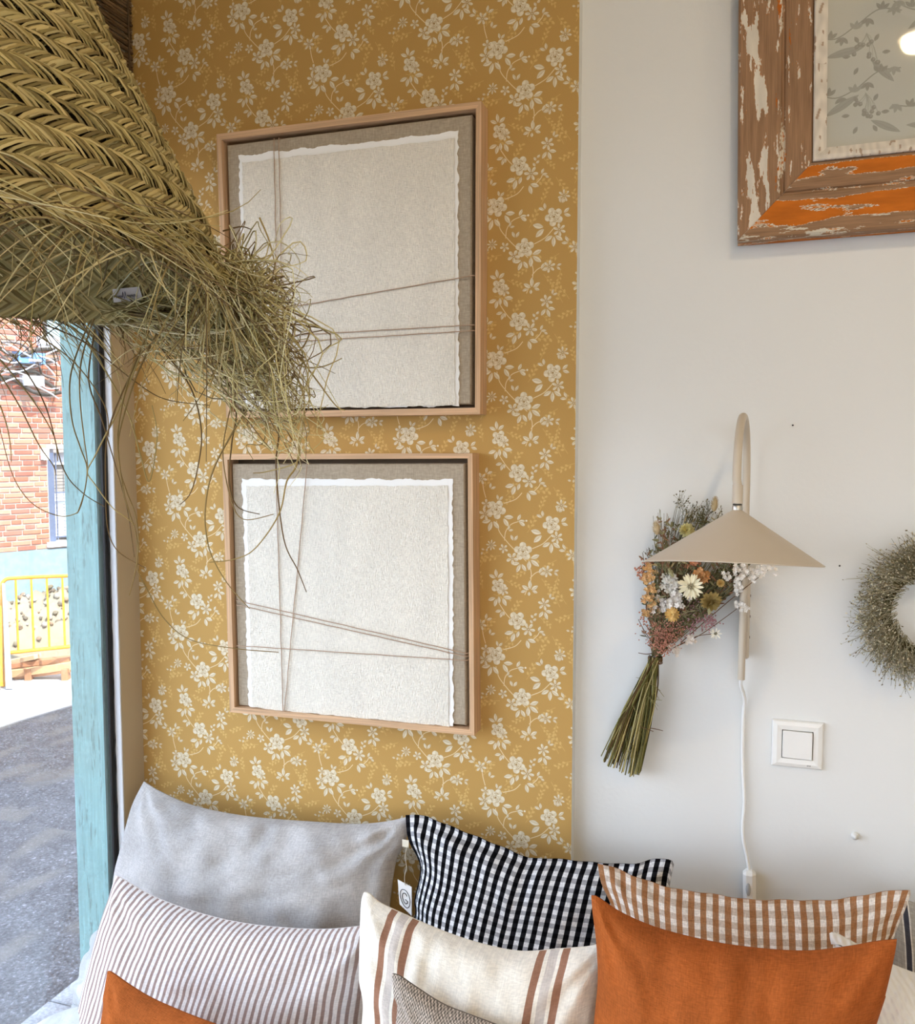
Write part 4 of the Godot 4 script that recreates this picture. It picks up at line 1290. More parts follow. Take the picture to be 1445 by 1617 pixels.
	for q in [[1024, 915, 10], [1028, 930, 9], [1023, 945, 9], [1030, 955, 8], [1020, 968, 6], [1026, 900, 8]]:
		cluster(t, "orange_blossom", q[0], q[1], 0.05, q[2], 20, 0.0036, L(214, 170, 116), 0.2, true)
	# brick pink spray near the tie
	for q in [[1046, 995, 24, 190], [1040, 1010, 18, 150], [1056, 1008, 20, 130], [1048, 1026, 12, 80], [1066, 992, 14, 60]]:
		cluster(t, "pink_spray", q[0], q[1], 0.055, q[2], q[3], 0.0014, L(192, 138, 116), 0.25)
	for q in [[1102, 972, 16, 60], [1118, 985, 14, 50], [1098, 955, 14, 50], [1088, 990, 16, 60], [1122, 978, 10, 40], [1080, 968, 12, 40]]:
		cluster(t, "mauve_spray", q[0], q[1], 0.045, q[2], q[3], 0.0016, [L(184, 138, 140), L(190, 150, 128)][int(q[0]) % 2], 0.25)
	cluster(t, "orange_blossom", 1108, 909, 0.06, 13, 26, 0.005, L(200, 146, 94), 0.2, true)
	cluster(t, "orange_blossom", 1098, 888, 0.05, 9, 14, 0.0045, L(198, 134, 100), 0.2, true)
	cluster(t, "statice", 1068, 946, 0.062, 13, 46, 0.0050, L(236, 228, 216), 0.08, true)
	cluster(t, "statice", 1052, 956, 0.055, 9, 22, 0.0045, L(214, 206, 196), 0.08, true)
	cluster(t, "statice", 1060, 919, 0.058, 14, 32, 0.0060, L(214, 210, 198), 0.10, true)
	for q in [[1166, 897, 9, 22], [1170, 914, 7, 14], [1166, 929, 8, 16], [1150, 912, 6, 7], [1171, 956, 8, 18], [1213, 899, 11, 26], [1200, 906, 7, 12], [1188, 908, 8, 10]]:
		cluster(t, "white_blossom", q[0], q[1], 0.055, q[2] * 1.25, q[3], 0.0036, L(236, 230, 220), 0.08, true)
	for q in [[1090, 1010, 6, 14], [1068, 1030, 6, 14], [1060, 1020, 5, 8], [1033, 960, 6, 10], [1040, 945, 8, 14]]:
		cluster(t, "white_blossom", q[0], q[1], 0.05, q[2], q[3], 0.0036, L(222, 210, 196), 0.08, true)
	strawflower(t, onz(1062, 970, 0.066), Vector3(-0.15, 0.15, 1), 0.0155, L(226, 184, 110), L(240, 208, 140))
	strawflower(t, onz(1122, 947, 0.058), Vector3(0.3, -0.5, 1), 0.022, L(198, 172, 108), L(150, 128, 76))
	strawflower(t, onz(1085, 838, 0.05), Vector3(0.0, 0.3, 1), 0.016, L(212, 204, 150), L(196, 184, 120))
	strawflower(t, onz(1138, 921, 0.062), Vector3(0.1, 0.2, 1), 0.0085, L(214, 184, 120), L(196, 160, 92))
	daisy(t, "daisy", onz(1091, 926, 0.075), Vector3(-0.1, 0.1, 1), 0.0225, 17, L(246, 234, 196), L(186, 174, 140))
	daisy(t, "daisy", onz(1130, 1000, 0.055), Vector3(0.1, -0.1, 1), 0.0105, 9, L(238, 232, 212), L(120, 116, 84))
	var lt := MB.new()
	for q in [[1075, 1015, 1150, 950, 1213, 900], [1060, 1025, 1100, 1005, 1130, 1001], [1036, 1020, 1020, 1000, 1008, 978], [1034, 1024, 1028, 1000, 1018, 985], [1032, 1032, 1020, 1033, 1008, 1031], [1070, 1020, 1110, 1000, 1171, 956], [1022, 1149, 1035, 1151, 1047, 1154], [1006, 1146, 1018, 1150, 1032, 1155]]:
		lt.tube(smooth(PackedVector3Array([onz(q[0], q[1], 0.035), onz(q[2], q[3], 0.05), onz(q[4], q[5], 0.052)]), 6), 0.0009, 0.0006, 5, jit(L(112, 84, 62), 0.15))
	part(t, "side_twigs", lt, M.plant)

# ---------------------------------------------------------------- wreath
func make_wreath() -> void:
	rng.seed = 5
	var o := onz(1473, 968, 0.035)
	var t := thing("dried_wreath", "round wreath of dried grey-green seed sprays at the right edge of the white wall", "wreath", Vector3(o.x, o.y - 0.15, 0.002))
	var ring := MB.new()
	for s in 9:
		var path := PackedVector3Array()
		for k in 61:
			var q := TAU * k / 60
			var r := 0.070 + 0.006 * cos(q * 7 + s * 0.7)
			path.push_back(o + Vector3(cos(q) * r, sin(q) * r, 0.007 * sin(q * 7 + s * 0.7)))
		ring.tube(path, 0.0022, 0.0022, 5, jit(L(72, 66, 44), 0.2), false)
	part(t, "twig_ring", ring, M.plant)
	var sp := MB.new()
	var sd := MB.new()
	var blob_m := MB.new()
	for k in 1250:
		var bun := k % 17
		var q0 := TAU * bun / 17.0 + 0.11 * sin(bun * 5.0)
		var spread := rng.randfn(0, 0.5)
		var q := q0 + rng.randfn(0, 0.13)
		var out := Vector3(cos(q), sin(q), 0)
		var tan_ := Vector3(-sin(q), cos(q), 0)
		var ln := (0.082 + 0.014 * sin(bun * 2.3)) * rng.randf_range(0.45, 1.0) * (1.0 - 0.3 * absf(spread))
		var a := o + out * rng.randf_range(0.054, 0.074) + Vector3(0, 0, rng.randf_range(-0.008, 0.014))
		var d := (out * 0.75 + tan_ * (0.65 + spread) + Vector3(0, 0, rng.randf_range(-0.15, 0.5))).normalized()
		var b := a + d * ln + Vector3(rng.randfn(0, 0.004), rng.randfn(0, 0.004), 0)
		if b.z < 0.006: b.z = 0.006
		var mid := a.lerp(b, 0.5) + out * rng.randfn(0.004, 0.005) + tan_ * rng.randfn(0, 0.004)
		var c: Color = [L(136, 130, 102), L(164, 156, 130), L(108, 104, 80), L(184, 176, 150)][(k / 17) % 4]
		sp.tube(PackedVector3Array([a, mid, b]), 0.0006, 0.0003, 3, jit(c, 0.2), false)
		for w in 4:
			var p := mid.lerp(b, rng.randf()) + Vector3(rng.randf_range(-1, 1), rng.randf_range(-1, 1), rng.randf_range(-0.4, 0.8)) * 0.011
			sp.tube(PackedVector3Array([mid.lerp(b, rng.randf() * 0.7), p]), 0.0003, 0.0002, 3, jit(c, 0.2), false)
			if p.z > 0.004: sd.blob(Transform3D(Basis(Vector3(0, 0, 1), rng.randf() * 3), p), Vector3(0.0009, 0.0016, 0.0009) * rng.randf_range(0.7, 1.4), 4, jit([L(220, 212, 184), L(164, 152, 122), L(124, 112, 86), L(194, 186, 156)][w % 4], 0.2))
	part(t, "seed_sprays", sp, M.plant, "stuff")
	part(t, "seeds", sd, M.plant, "stuff")

# ---------------------------------------------------------------- straw pendant
var lamp_c: Vector3
const PROF := [[0.336, 0.0], [0.331, 0.012], [0.298, 0.083], [0.248, 0.164], [0.200, 0.240], [0.148, 0.322], [0.100, 0.420], [0.055, 0.530], [0.025, 0.62]]
var lamp_tilt := Basis(Vector3(0.74, 0, 0.67).normalized(), deg_to_rad(-6.0))   # it hangs a little askew
func prof_at(s: float) -> Vector2:      # s along the slope from the rim, in metres
	for k in PROF.size() - 1:
		var a := Vector2(PROF[k][0], PROF[k][1]); var b := Vector2(PROF[k + 1][0], PROF[k + 1][1])
		var l := a.distance_to(b)
		if s <= l or k == PROF.size() - 2: return a.lerp(b, s / l)
		s -= l
	return Vector2.ZERO
func lamp_pt(s: float, phi: float, out: float) -> Vector3:
	var q := prof_at(s)
	var q2 := prof_at(s + 0.004)
	var tn := (q2 - q).normalized()
	var nr := Vector2(tn.y, -tn.x)
	var w := q + nr * out
	w.x *= 1.0 + 0.018 * sin(phi * 2.0 + 0.6)
	return lamp_c + lamp_tilt * Vector3(cos(phi) * w.x, w.y + 0.007 * sin(phi * 3.0 + 1.0) * (1.0 - q.y * 1.6), sin(phi) * w.x)

func over_label(q: Vector3) -> bool:      # keeps loose ends off the sewn-in label
	var c := cam_basis.inverse() * (q - EYE)
	var x := CX - F * c.x / c.z
	var y := CY + F * c.y / c.z
	return x > 172 and x < 232 and y > 450 and y < 476
func make_straw_lamp() -> void:
	rng.seed = 21
	var rim_c := deep(0, 0, 1)
	# centre of the rim, 1.15 m in front of the lens
	var b := Basis(Vector3.UP, deg_to_rad(17.5))
	lamp_c = EYE + b * Vector3(-0.601, 0.195, -1.04)
	var t := thing("pendant_lamp", "large braided straw bell lampshade with a ragged fringe hanging at the upper left", "lamp", lamp_c)
	# thin inner shell behind the braids
	var sh := MB.new()
	var g := PackedVector3Array()
	var ns := 72
	for j in 25:
		for i in ns + 1: g.push_back(lamp_pt(0.006 + 0.68 * j / 24.0, TAU * (i % ns) / ns, -0.0015))
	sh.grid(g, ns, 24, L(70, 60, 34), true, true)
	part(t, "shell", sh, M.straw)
	var tones := [L(180, 164, 112), L(158, 142, 92), L(192, 176, 124), L(138, 124, 80), L(170, 156, 110), L(122, 108, 70)]
	var row := 0.042
	var rows := 17
	for k in rows:
		var m := MB.new()
		var s0 := k * row
		var rad := prof_at(s0 + row * 0.5).x
		var n := maxi(8, int(TAU * rad / 0.026))
		for i in n:
			var ph := TAU * (i + 0.37 * k) / n + rng.randf_range(-0.012, 0.012)
			var st := TAU / n
			for side in 2:
				var fib := 8
				for f in fib:
					var u := (f + 0.5) / fib
					var p0 := ph + st * (u * 1.02) + (st * 0.5 if side else 0.0)
					# each blade runs from the outer edge of the row to past its middle, leaning forward
					var lean := st * 1.55
					var pts := PackedVector3Array()
					var jt := rng.randf_range(-0.0014, 0.0014)
					var fj := rng.randf_range(-0.0016, 0.0016)
					p0 += rng.randf_range(-0.10, 0.10) * st
					for w in 5:
						var v := w / 4.0
						var ss := (lerpf(-0.05, 0.60, v) if side == 0 else lerpf(1.05, 0.40, v)) * row + s0 + jt
						var hump := sin(PI * clampf(v * 0.92 + 0.04, 0, 1))
						var lift := -0.0015 + 0.0098 * hump + 0.0022 * sin(PI * u) + fj
						if w == 4: lift = -0.001
						pts.push_back(lamp_pt(maxf(ss, 0.0), p0 + lean * v, lift + rng.randf_range(-0.0004, 0.0004)))
					var c := jit(tones[(f * 5 + i * 7 + k * 3) % 6], 0.13)
					var mid := pts[2]
					var outn := (Vector3(mid.x - lamp_c.x, 0, mid.z - lamp_c.z).normalized() + Vector3(0, 0.45, 0)).normalized()
					var wd := 0.0013 + rng.randf() * 0.0007
					var gp := PackedVector3Array()
					for w in 5:
						var tg := (pts[mini(w + 1, 4)] - pts[maxi(w - 1, 0)]).normalized()
						var sd := tg.cross(outn).normalized() * wd * (1.0 if w != 4 else 0.7)
						gp.push_back(pts[w] - sd); gp.push_back(pts[w] + outn * 0.0013); gp.push_back(pts[w] + sd)
					m.grid(gp, 2, 4, c, false)
		part(t, "braid", m, M.straw)
	# inside face: one layer of flat chevrons on the lower rows
	for k in 7:
		var m := MB.new()
		var s0 := k * row + 0.002
		var rad := prof_at(s0 + row * 0.5).x
		var n := int(TAU * rad / 0.024)
		for i in n:
			var ph := TAU * (i + 0.2 * k) / n
			var st := TAU / n
			for side in 2:
				for f in 4:
					var p0 := ph + st * f / 4.0
					var pts := PackedVector3Array()
					for w in 4:
						var v := w / 3.0
						var ss := (lerpf(0.0, 0.56, v) if side == 0 else lerpf(1.0, 0.44, v)) * row + s0
						pts.push_back(lamp_pt(ss, p0 + st * 1.5 * v, -0.003 - 0.0028 * sin(PI * v)))
					var c := jit(tones[(f * 5 + i + k * 3) % 6], 0.13)
					var mid := pts[1]
					var inn := Vector3(lamp_c.x - mid.x, 0, lamp_c.z - mid.z).normalized()
					var gp := PackedVector3Array()
					for w in 4:
						var tg := (pts[mini(w + 1, 3)] - pts[maxi(w - 1, 0)]).normalized()
						var sd := tg.cross(inn).normalized() * 0.0026
						gp.push_back(pts[w] - sd); gp.push_back(pts[w] + inn * 0.001); gp.push_back(pts[w] + sd)
					m.grid(gp, 2, 3, c, false)
		part(t, "inside_braid", m, M.straw)
	# fringe of loose ends all round the rim
	var fr := MB.new()
	for k in 780:
		var phi := rng.randf() * TAU
		var s := rng.randf_range(0.0, 0.03) if k % 5 else rng.randf_range(0.0, 0.09)
		var a := lamp_pt(s, phi, 0.002 if k % 3 else -0.002)
		var tg := Vector3(-sin(phi), 0, cos(phi))
		var out := Vector3(cos(phi), 0, sin(phi))
		var ln := rng.randf_range(0.05, 0.17) if k % 9 else rng.randf_range(0.16, 0.30)
		var v := (tg * rng.randf_range(0.5, 1.2) + out * rng.randf_range(-0.15, 0.55) + Vector3(0, rng.randf_range(-0.75, 0.02), 0)).normalized()
		if rng.randf() < 0.15: v = (v - tg * 1.6).normalized()
		var curl := Vector3(rng.randfn(0, 1), rng.randfn(-0.7, 0.6), rng.randfn(0, 1)) * 0.9
		var path := PackedVector3Array([a])
		var p := a
		for w in 8:
			p += v * ln / 8
			path.push_back(p)
			v = (v + curl * 0.11 + Vector3(0, -0.10, 0)).normalized()
		var c := jit([L(196, 182, 130), L(166, 150, 100), L(212, 200, 154), L(146, 130, 86), L(116, 98, 70)][k % 5], 0.15)
		var safe := true
		for q in path:
			if q.x < WX + 0.012 or q.z < 0.09 or over_label(q): safe = false
		if safe: fr.tube(path, 0.0008 + rng.randf() * 0.0005, 0.00035, 4, c, false)
	# the matted tuft at the right: tangled ends, then a mop hanging off it
	for k in 500:
		var phi := rng.randf_range(-1.7, -0.3)
		var a := lamp_pt(rng.randf_range(0, 0.05), phi, rng.randf_range(-0.004, 0.008))
		var tt := pow(rng.randf(), 0.9)
		var e := deep(382.0 + 84.0 * tt + rng.randfn(0, 34) * (1.15 - 0.45 * tt), 440.0 + 255.0 * tt + rng.randfn(0, 24), rng.randf_range(0.98, 1.2))
		if k % 7 == 3: e = deep(rng.randf_range(190, 420), rng.randf_range(440, 570), rng.randf_range(1.0, 1.25))
		if k % 6 == 0: e = deep(rng.randf_range(300, 470), rng.randf_range(395, 480), rng.randf_range(0.95, 1.2))
		var mid := a.lerp(e, rng.randf_range(0.3, 0.65)) + Vector3(rng.randfn(0.02, 0.03), rng.randfn(0.015, 0.03), rng.randfn(0, 0.035))
		var m2 := mid.lerp(e, 0.55) + Vector3(rng.randfn(0, 0.014), rng.randfn(0, 0.014), rng.randfn(0, 0.014))
		if over_label(mid) or over_label(m2) or over_label(a.lerp(mid, 0.5)): continue
		var c := jit([L(222, 212, 160), L(196, 184, 130), L(232, 226, 188), L(168, 154, 106), L(134, 114, 82)][k % 5], 0.15)
		fr.tube(smooth(PackedVector3Array([a, mid, m2, e, e + Vector3(rng.randfn(0, 0.018), rng.randfn(-0.008, 0.014), rng.randfn(0, 0.012))]), 4), 0.0008 + rng.randf() * 0.0005, 0.0003, 4, c, false)
	# fine ends combed along the near rim
	for k in 190:
		var phi := rng.randf_range(-0.1, 1.9)
		var a := lamp_pt(rng.randf_range(0.0, 0.06), phi, rng.randf_range(0.002, 0.012))
		var v := (Vector3(sin(phi), 0, -cos(phi)) + Vector3(cos(phi), 0, sin(phi)) * rng.randf_range(-0.1, 0.3) + Vector3(0, rng.randf_range(-0.55, 0.05), 0)).normalized()
		var curl := Vector3(rng.randfn(0, 1), rng.randfn(-0.3, 0.8), rng.randfn(0, 1))
		var ln := rng.randf_range(0.05, 0.2)
		var path := PackedVector3Array([a])
		var p := a
		var ok := true
		for w in 8:
			p += v * ln / 8
			path.push_back(p)
			if over_label(p): ok = false
			v = (v + curl * 0.10 + Vector3(0, -0.05, 0)).normalized()
		if ok: fr.tube(path, 0.0007 + rng.randf() * 0.0004, 0.0003, 4, jit([L(206, 194, 142), L(176, 162, 108), L(214, 204, 160), L(152, 138, 92), L(126, 106, 76)][k % 5], 0.15), false)
	part(t, "fringe", fr, M.fringe, "stuff")
	# the longest loose strands, one by one
	var longs := [
		[1.30, [142, 507], [124, 550], [112, 590], [110, 627], [115, 670], [127, 707], [137, 737], [135, 767], [127, 800], [117, 812], [90, 814], [50, 794], [20, 750], [-2, 670]],
		[1.28, [148, 503], [133, 550], [126, 590], [127, 640], [133, 694], [138, 737], [133, 777], [122, 811]],
		[1.22, [240, 503], [214, 573], [190, 627], [174, 670], [167, 707], [167, 774], [170, 834], [187, 871], [230, 897]],
		[1.21, [247, 527], [217, 590], [200, 640], [187, 694], [189, 740], [200, 777], [214, 814], [219, 857], [217, 897], [234, 934], [260, 978], [300, 1010], [370, 1024], [440, 1030]],
		[1.20, [236, 520], [208, 585], [192, 645], [186, 700], [196, 780], [216, 850], [214, 900], [204, 940]],
		[1.23, [230, 540], [206, 600], [186, 650], [165, 690], [150, 720], [138, 745], [150, 765], [176, 800], [196, 815], [214, 829]],
		[1.15, [394, 640], [361, 694], [334, 750], [324, 807], [327, 851], [337, 884], [361, 924], [394, 961]],
		[1.10, [474, 690], [468, 735], [453, 760], [440, 813], [403, 866], [370, 883], [330, 888]],
		[1.02, [149, 349], [160, 362], [174, 384], [200, 411]],
		[1.05, [244, 477], [257, 517], [284, 543], [310, 547], [328, 538]],
		[1.25, [138, 540], [175, 600], [205, 660], [222, 720], [236, 760], [248, 690], [240, 640]],
		[1.18, [250, 545], [300, 610], [318, 680], [312, 740], [300, 780], [284, 797]],
		[1.16, [330, 520], [350, 560], [372, 610], [360, 660], [352, 720], [365, 790], [385, 820], [432, 812]],
		[1.12, [455, 560], [478, 620], [480, 660], [474, 700], [468, 730], [420, 745], [400, 747]],
		[1.14, [470, 560], [500, 600], [530, 640], [545, 648]], [1.14, [440, 540], [470, 575], [505, 580], [540, 566]],
		[1.30, [0, 567], [43, 620], [70, 660], [87, 694], [91, 728]], [1.31, [-4, 585], [30, 640], [60, 700], [84, 735], [88, 750]], [1.33, [0, 640], [10, 670], [16, 700], [18, 730]],
		[1.32, [20, 560], [50, 600], [75, 650], [100, 740], [130, 778], [165, 800]],
		[1.27, [150, 520], [140, 600], [160, 660], [172, 700], [200, 800], [212, 880]],
		[1.19, [366, 400], [392, 402], [412, 425], [436, 470], [440, 505]], [1.19, [410, 344], [425, 380], [434, 420], [438, 470]], [1.18, [352, 365], [380, 358], [396, 362]],
		[1.13, [400, 500], [440, 480], [455, 460], [470, 443]], [1.13, [420, 545], [470, 555], [490, 520], [476, 507], [455, 517]],
		[1.17, [340, 560], [372, 640], [366, 700], [362, 760], [375, 800], [410, 812]], [1.15, [430, 600], [440, 680], [436, 740], [448, 850], [470, 900], [484, 935]],
		[1.24, [0, 500], [60, 530], [120, 575], [165, 640], [172, 690]], [1.26, [30, 500], [90, 520], [140, 545], [210, 600], [260, 630], [330, 640]],
		[1.15, [120, 330], [200, 420], [290, 460], [340, 470]], [1.0, [-5, 420], [60, 440], [150, 400], [250, 392], [330, 405]], [0.98, [20, 390], [100, 402], [190, 398], [260, 372]],
	]
	for q in longs:
		var path := PackedVector3Array()
		for w in range(1, q.size()):
			var p := deep(q[w][0], q[w][1], q[0] + 0.012 * sin(w * 1.3))
			p.x = maxf(p.x, WX + 0.008); path.push_back(p)
		var m := MB.new()
		m.tube(smooth(path, 7), 0.0013, 0.0006, 5, jit([L(150, 128, 84), L(120, 98, 66), L(176, 156, 104)][q.size() % 3], 0.1))
		part(t, "straw_strand", m, M.straw)
	# sewn-in paper label with handwriting
	var best := 1e9
	var lp := 0.0; var ls := 0.0
	for i in 120:
		for j in 24:
			var ph := -PI + 0.8 * PI * i / 119.0 - 0.2
			var q := lamp_pt(0.004 + j * 0.006, ph, -0.009)
			var cc := cam_basis.inverse() * (q - EYE)
			var dd := Vector2(CX - F * cc.x / cc.z - 203.0, CY + F * cc.y / cc.z - 464.0).length()
			if dd < best: best = dd; lp = ph; ls = 0.004 + j * 0.006
	var lo := lamp_pt(ls, lp, -0.011)
	var lin := Vector3(lamp_c.x - lo.x, 0, lamp_c.z - lo.z).normalized()
	var lx := Vector3.UP.cross(lin).normalized()
	var ly := (lamp_pt(ls + 0.01, lp, -0.011) - lo).normalized()
	var a := lo - lx * 0.028 - ly * 0.009; var c := lo + lx * 0.028 - ly * 0.009; var e := lo + lx * 0.026 + ly * 0.010; var f := lo - lx * 0.024 + ly * 0.010
	var lb := MB.new()
	lb.hexa([a, c, e, f], [a - lin * 0.001, c - lin * 0.001, e - lin * 0.001, f - lin * 0.001])
	var ln := part(t, "paper_label", lb, flat(C(222, 216, 216), 0.8))
	var ik := MB.new()
	var pen := PackedVector3Array()
	var hs := [0, .9, .2, .9, .3, 1, 0, .9, .2, 2.2, 0, .2, 2.3, 0, .3, 1, 0, .9, 0, 1, .2, .9, 0, 1, .1, .9, 0]
	for k in hs.size(): pen.push_back(a.lerp(c, 0.12 + 0.76 * k / hs.size()).lerp(f.lerp(e, 0.12 + 0.76 * k / hs.size()), 0.28 + 0.2 * hs[k]) + lin * 0.0006)
	ik.tube(smooth(pen, 3), 0.0004, 0.0004, 4)
	part(ln, "handwriting", ik, flat(C(96, 96, 120), 0.9))
	# flex and ceiling cup, bulb holder inside
	var fx := MB.new()
	var top := lamp_c + lamp_tilt * Vector3(0, 0.62, 0)
	fx.tube(PackedVector3Array([top, Vector3(top.x, CEIL - 0.03, top.z)]), 0.003, 0.003, 8)
	part(t, "flex", fx, M.dark)
	var cup := MB.new()
	cup.lathe([Vector2(0.0, -0.03), Vector2(0.03, -0.03), Vector2(0.05, -0.012), Vector2(0.052, 0.0)], 24, Transform3D(Basis(), Vector3(top.x, CEIL - 0.0005, top.z)))
	part(t, "ceiling_cup", cup, M.plastic)
	var bulb := MB.new()
	bulb.lathe([Vector2(0.0, -0.10), Vector2(0.02, -0.095), Vector2(0.03, -0.075), Vector2(0.03, -0.06), Vector2(0.016, -0.03), Vector2(0.016, 0.06), Vector2(0.004, 0.07)], 20, Transform3D(lamp_tilt, lamp_c + lamp_tilt * Vector3(0, 0.36, 0)))
	part(t, "bulb", bulb, M.plastic)

# ---------------------------------------------------------------- the street
func make_street() -> void:
	rng.seed = 9
	var grit := paint(512, 512, func(x, y):
		var g := 0.5 + 0.3 * nz(x * 0.8, y * 0.8) + 0.2 * nz(x * 0.2, y * 0.2)
		return Color(g, g, g))
	var asph := textured(paint(1024, 1024, func(x, y):
		var g := 1.0 + 0.14 * nz(x * 0.6, y * 0.6) + 0.17 * nz(x * 0.27, y * 0.27) + 0.10 * nz(x * 0.08, y * 0.08) + 0.07 * nz(x * 0.025, y * 0.025)
		var s := nz(x * 0.22 + 500.0, y * 0.22)
		if s > 0.80: g *= 1.5
		elif s < -0.84: g *= 0.68
		var dust := clampf(nz(x * 0.02 + 80.0, y * 0.008) * 1.2 - 0.35, 0, 0.6)
		return Color(0.315 * g, 0.315 * g, 0.32 * g).lerp(Color(0.44, 0.42, 0.385), dust)), 0.9, grit, 0.4)
	asph.uv1_scale = Vector3(0.4, 0.4, 1)
	var gm := MB.new()
	gm.hexa([Vector3(-16, GROUND - 0.1, -18), Vector3(20, GROUND - 0.1, -18), Vector3(20, GROUND - 0.1, 20), Vector3(-16, GROUND - 0.1, 20)], [Vector3(-16, GROUND, -18), Vector3(20, GROUND, -18), Vector3(20, GROUND, 20), Vector3(-16, GROUND, 20)])
	struct("ground_street", gm, asph)
	# paving slabs along our front
	var pave := Node3D.new()
	pave.name = "pavement"; pave.position = Vector3(-2.2, GROUND, 0)
	add_child(pave); pave.set_meta("kind", "structure")
	var e1 := ony(57, 1603, GROUND).x
	var slab_m := textured(paint(256, 256, func(x, y):
		var g := 1.0 + 0.10 * nz(x * 0.6, y * 0.6) + 0.12 * nz(x * 0.06, y * 0.06)
		return Color(0.56 * g, 0.565 * g, 0.57 * g)), 0.9, grit, 0.3)
	for k in 14:
		for j in 3:
			var w := (WOUT - e1) / 3.0
			var m := MB.new()
			m.bbox(Transform3D(Basis(), Vector3(e1 + w * (j + 0.5), GROUND + 0.004 + rng.randf_range(0, 0.003), -2.6 + k * 0.42)), Vector3(w - 0.008, 0.03, 0.41), 0.004)
			part(pave, "paving_slab", m, slab_m)
	# pale strip on the far side: sunlit band of road put into the colour
	var far := MB.new()
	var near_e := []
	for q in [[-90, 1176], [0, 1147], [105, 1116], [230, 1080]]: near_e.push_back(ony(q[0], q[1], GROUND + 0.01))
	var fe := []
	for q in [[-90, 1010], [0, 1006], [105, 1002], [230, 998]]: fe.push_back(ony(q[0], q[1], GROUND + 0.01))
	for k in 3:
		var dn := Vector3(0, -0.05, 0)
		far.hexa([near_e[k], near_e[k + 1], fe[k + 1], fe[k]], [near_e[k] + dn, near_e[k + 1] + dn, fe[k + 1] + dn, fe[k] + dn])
	struct("sunlit_band_far", far, bumpy(flat(C(176, 174, 168), 0.9), grit, 0.3))
	# facade across the street
	var E0 := deep(50, 869, 10.0)
	var e := Vector3(sin(deg_to_rad(25.3)), 0, -cos(deg_to_rad(25.3)))
	var nn := Vector3(e.z * -1.0, 0, e.x)
	if nn.dot(EYE - E0) < 0: nn = -nn
	var at := func(s: float, y: float, d: float): return E0 + e * s + nn * d + Vector3(0, y - E0.y, 0)
	var fs := func(px: float, py: float) -> Vector2:
		var p := on_plane(px, py, nn, nn.dot(E0)) - E0
		return Vector2(p.dot(e), p.y + E0.y)
	var yb := E0.y
	var fac := Node3D.new()
	fac.name = "facade"; fac.position = at.call(0, GROUND, 0)
	add_child(fac)
	fac.set_meta("label", "red brick house front with a pale blue plinth across the street"); fac.set_meta("category", "building")
	var slab := func(called: String, s0: float, s1: float, y0: float, y1: float, d0: float, d1: float, mat: Material, ee := 0.004):
		var m := MB.new()
		m.hexa([at.call(s0, y0, d0), at.call(s1, y0, d0), at.call(s1, y1, d0), at.call(s0, y1, d0)], [at.call(s0, y0, d1), at.call(s1, y0, d1), at.call(s1, y1, d1), at.call(s0, y1, d1)])
		return part(fac, called, m, mat)
	var mortar := flat(C(186, 174, 160), 0.95)
	var brick_tex := textured(paint(512, 512, func(x, y):
		var r := int(y / 32)
		var xx: int = (x + (32 if r % 2 else 0)) % 512
		var g := 1.0 + 0.15 * nz(int(xx / 64) * 9.0, r * 9.0) + 0.06 * nz(x * 0.5, y * 0.5)
		if xx % 64 < 5 or y % 32 < 5: return Color(0.72, 0.67, 0.62)
		return Color(0.67 * g, 0.40 * g, 0.31 * g)), 0.95)
	brick_tex.uv1_scale = Vector3(1.07, 1.07, 1)
	var lo: Vector2 = fs.call(-22, 860); var hi: Vector2 = fs.call(128, 860)
	var s_lo := lo.x; var s_hi := hi.x
	var ytop := 4.0
	# window openings are cut out of the wall by building it in pieces
	var w1a: Vector2 = fs.call(73.5, 709); var w1b: Vector2 = fs.call(80, 856)
	var ws := (w1a.x + w1b.x) / 2
	var we := ws + 0.95
	slab.call("plinth", -9.0, 6.0, GROUND, yb, -0.3, 0.03, textured(paint(256, 256, func(x, y):
		var g := 1.0 + 0.04 * nz(x * 0.1, y * 0.1) + 0.03 * nz(x * 0.6, y * 0.6)
		return Color(0.50 * g, 0.585 * g, 0.62 * g)), 0.85))
	slab.call("mortar_bed", s_lo, ws, yb, ytop, -0.3, 0.0, mortar)
	slab.call("mortar_bed", ws, s_hi + 0.6, yb, w1b.y, -0.3, 0.0, mortar)
	var u1a: Vector2 = fs.call(62, 536)
	slab.call("mortar_bed", ws, s_hi + 0.6, w1a.y, u1a.y, -0.3, 0.0, mortar)
	slab.call("wall_brickwork", -9.0, s_lo, yb, ytop + 2.5, -0.3, 0.008, brick_tex)
	slab.call("wall_brickwork", s_hi + 0.6, 6.0, yb, ytop + 2.5, -0.3, 0.008, brick_tex)
	slab.call("wall_brickwork", s_lo, s_hi + 0.6, ytop, ytop + 2.5, -0.3, 0.008, brick_tex)
	# the bricks that can be told apart
	var course: float = (fs.call(20, 680).y - yb) / 22.5
	var tones := []
	for c in [C(186, 112, 86), C(176, 98, 74), C(194, 126, 100), C(168, 104, 86), C(182, 134, 110), C(158, 92, 74)]: tones.push_back(flat(c, 0.95))
	var sizes := {}
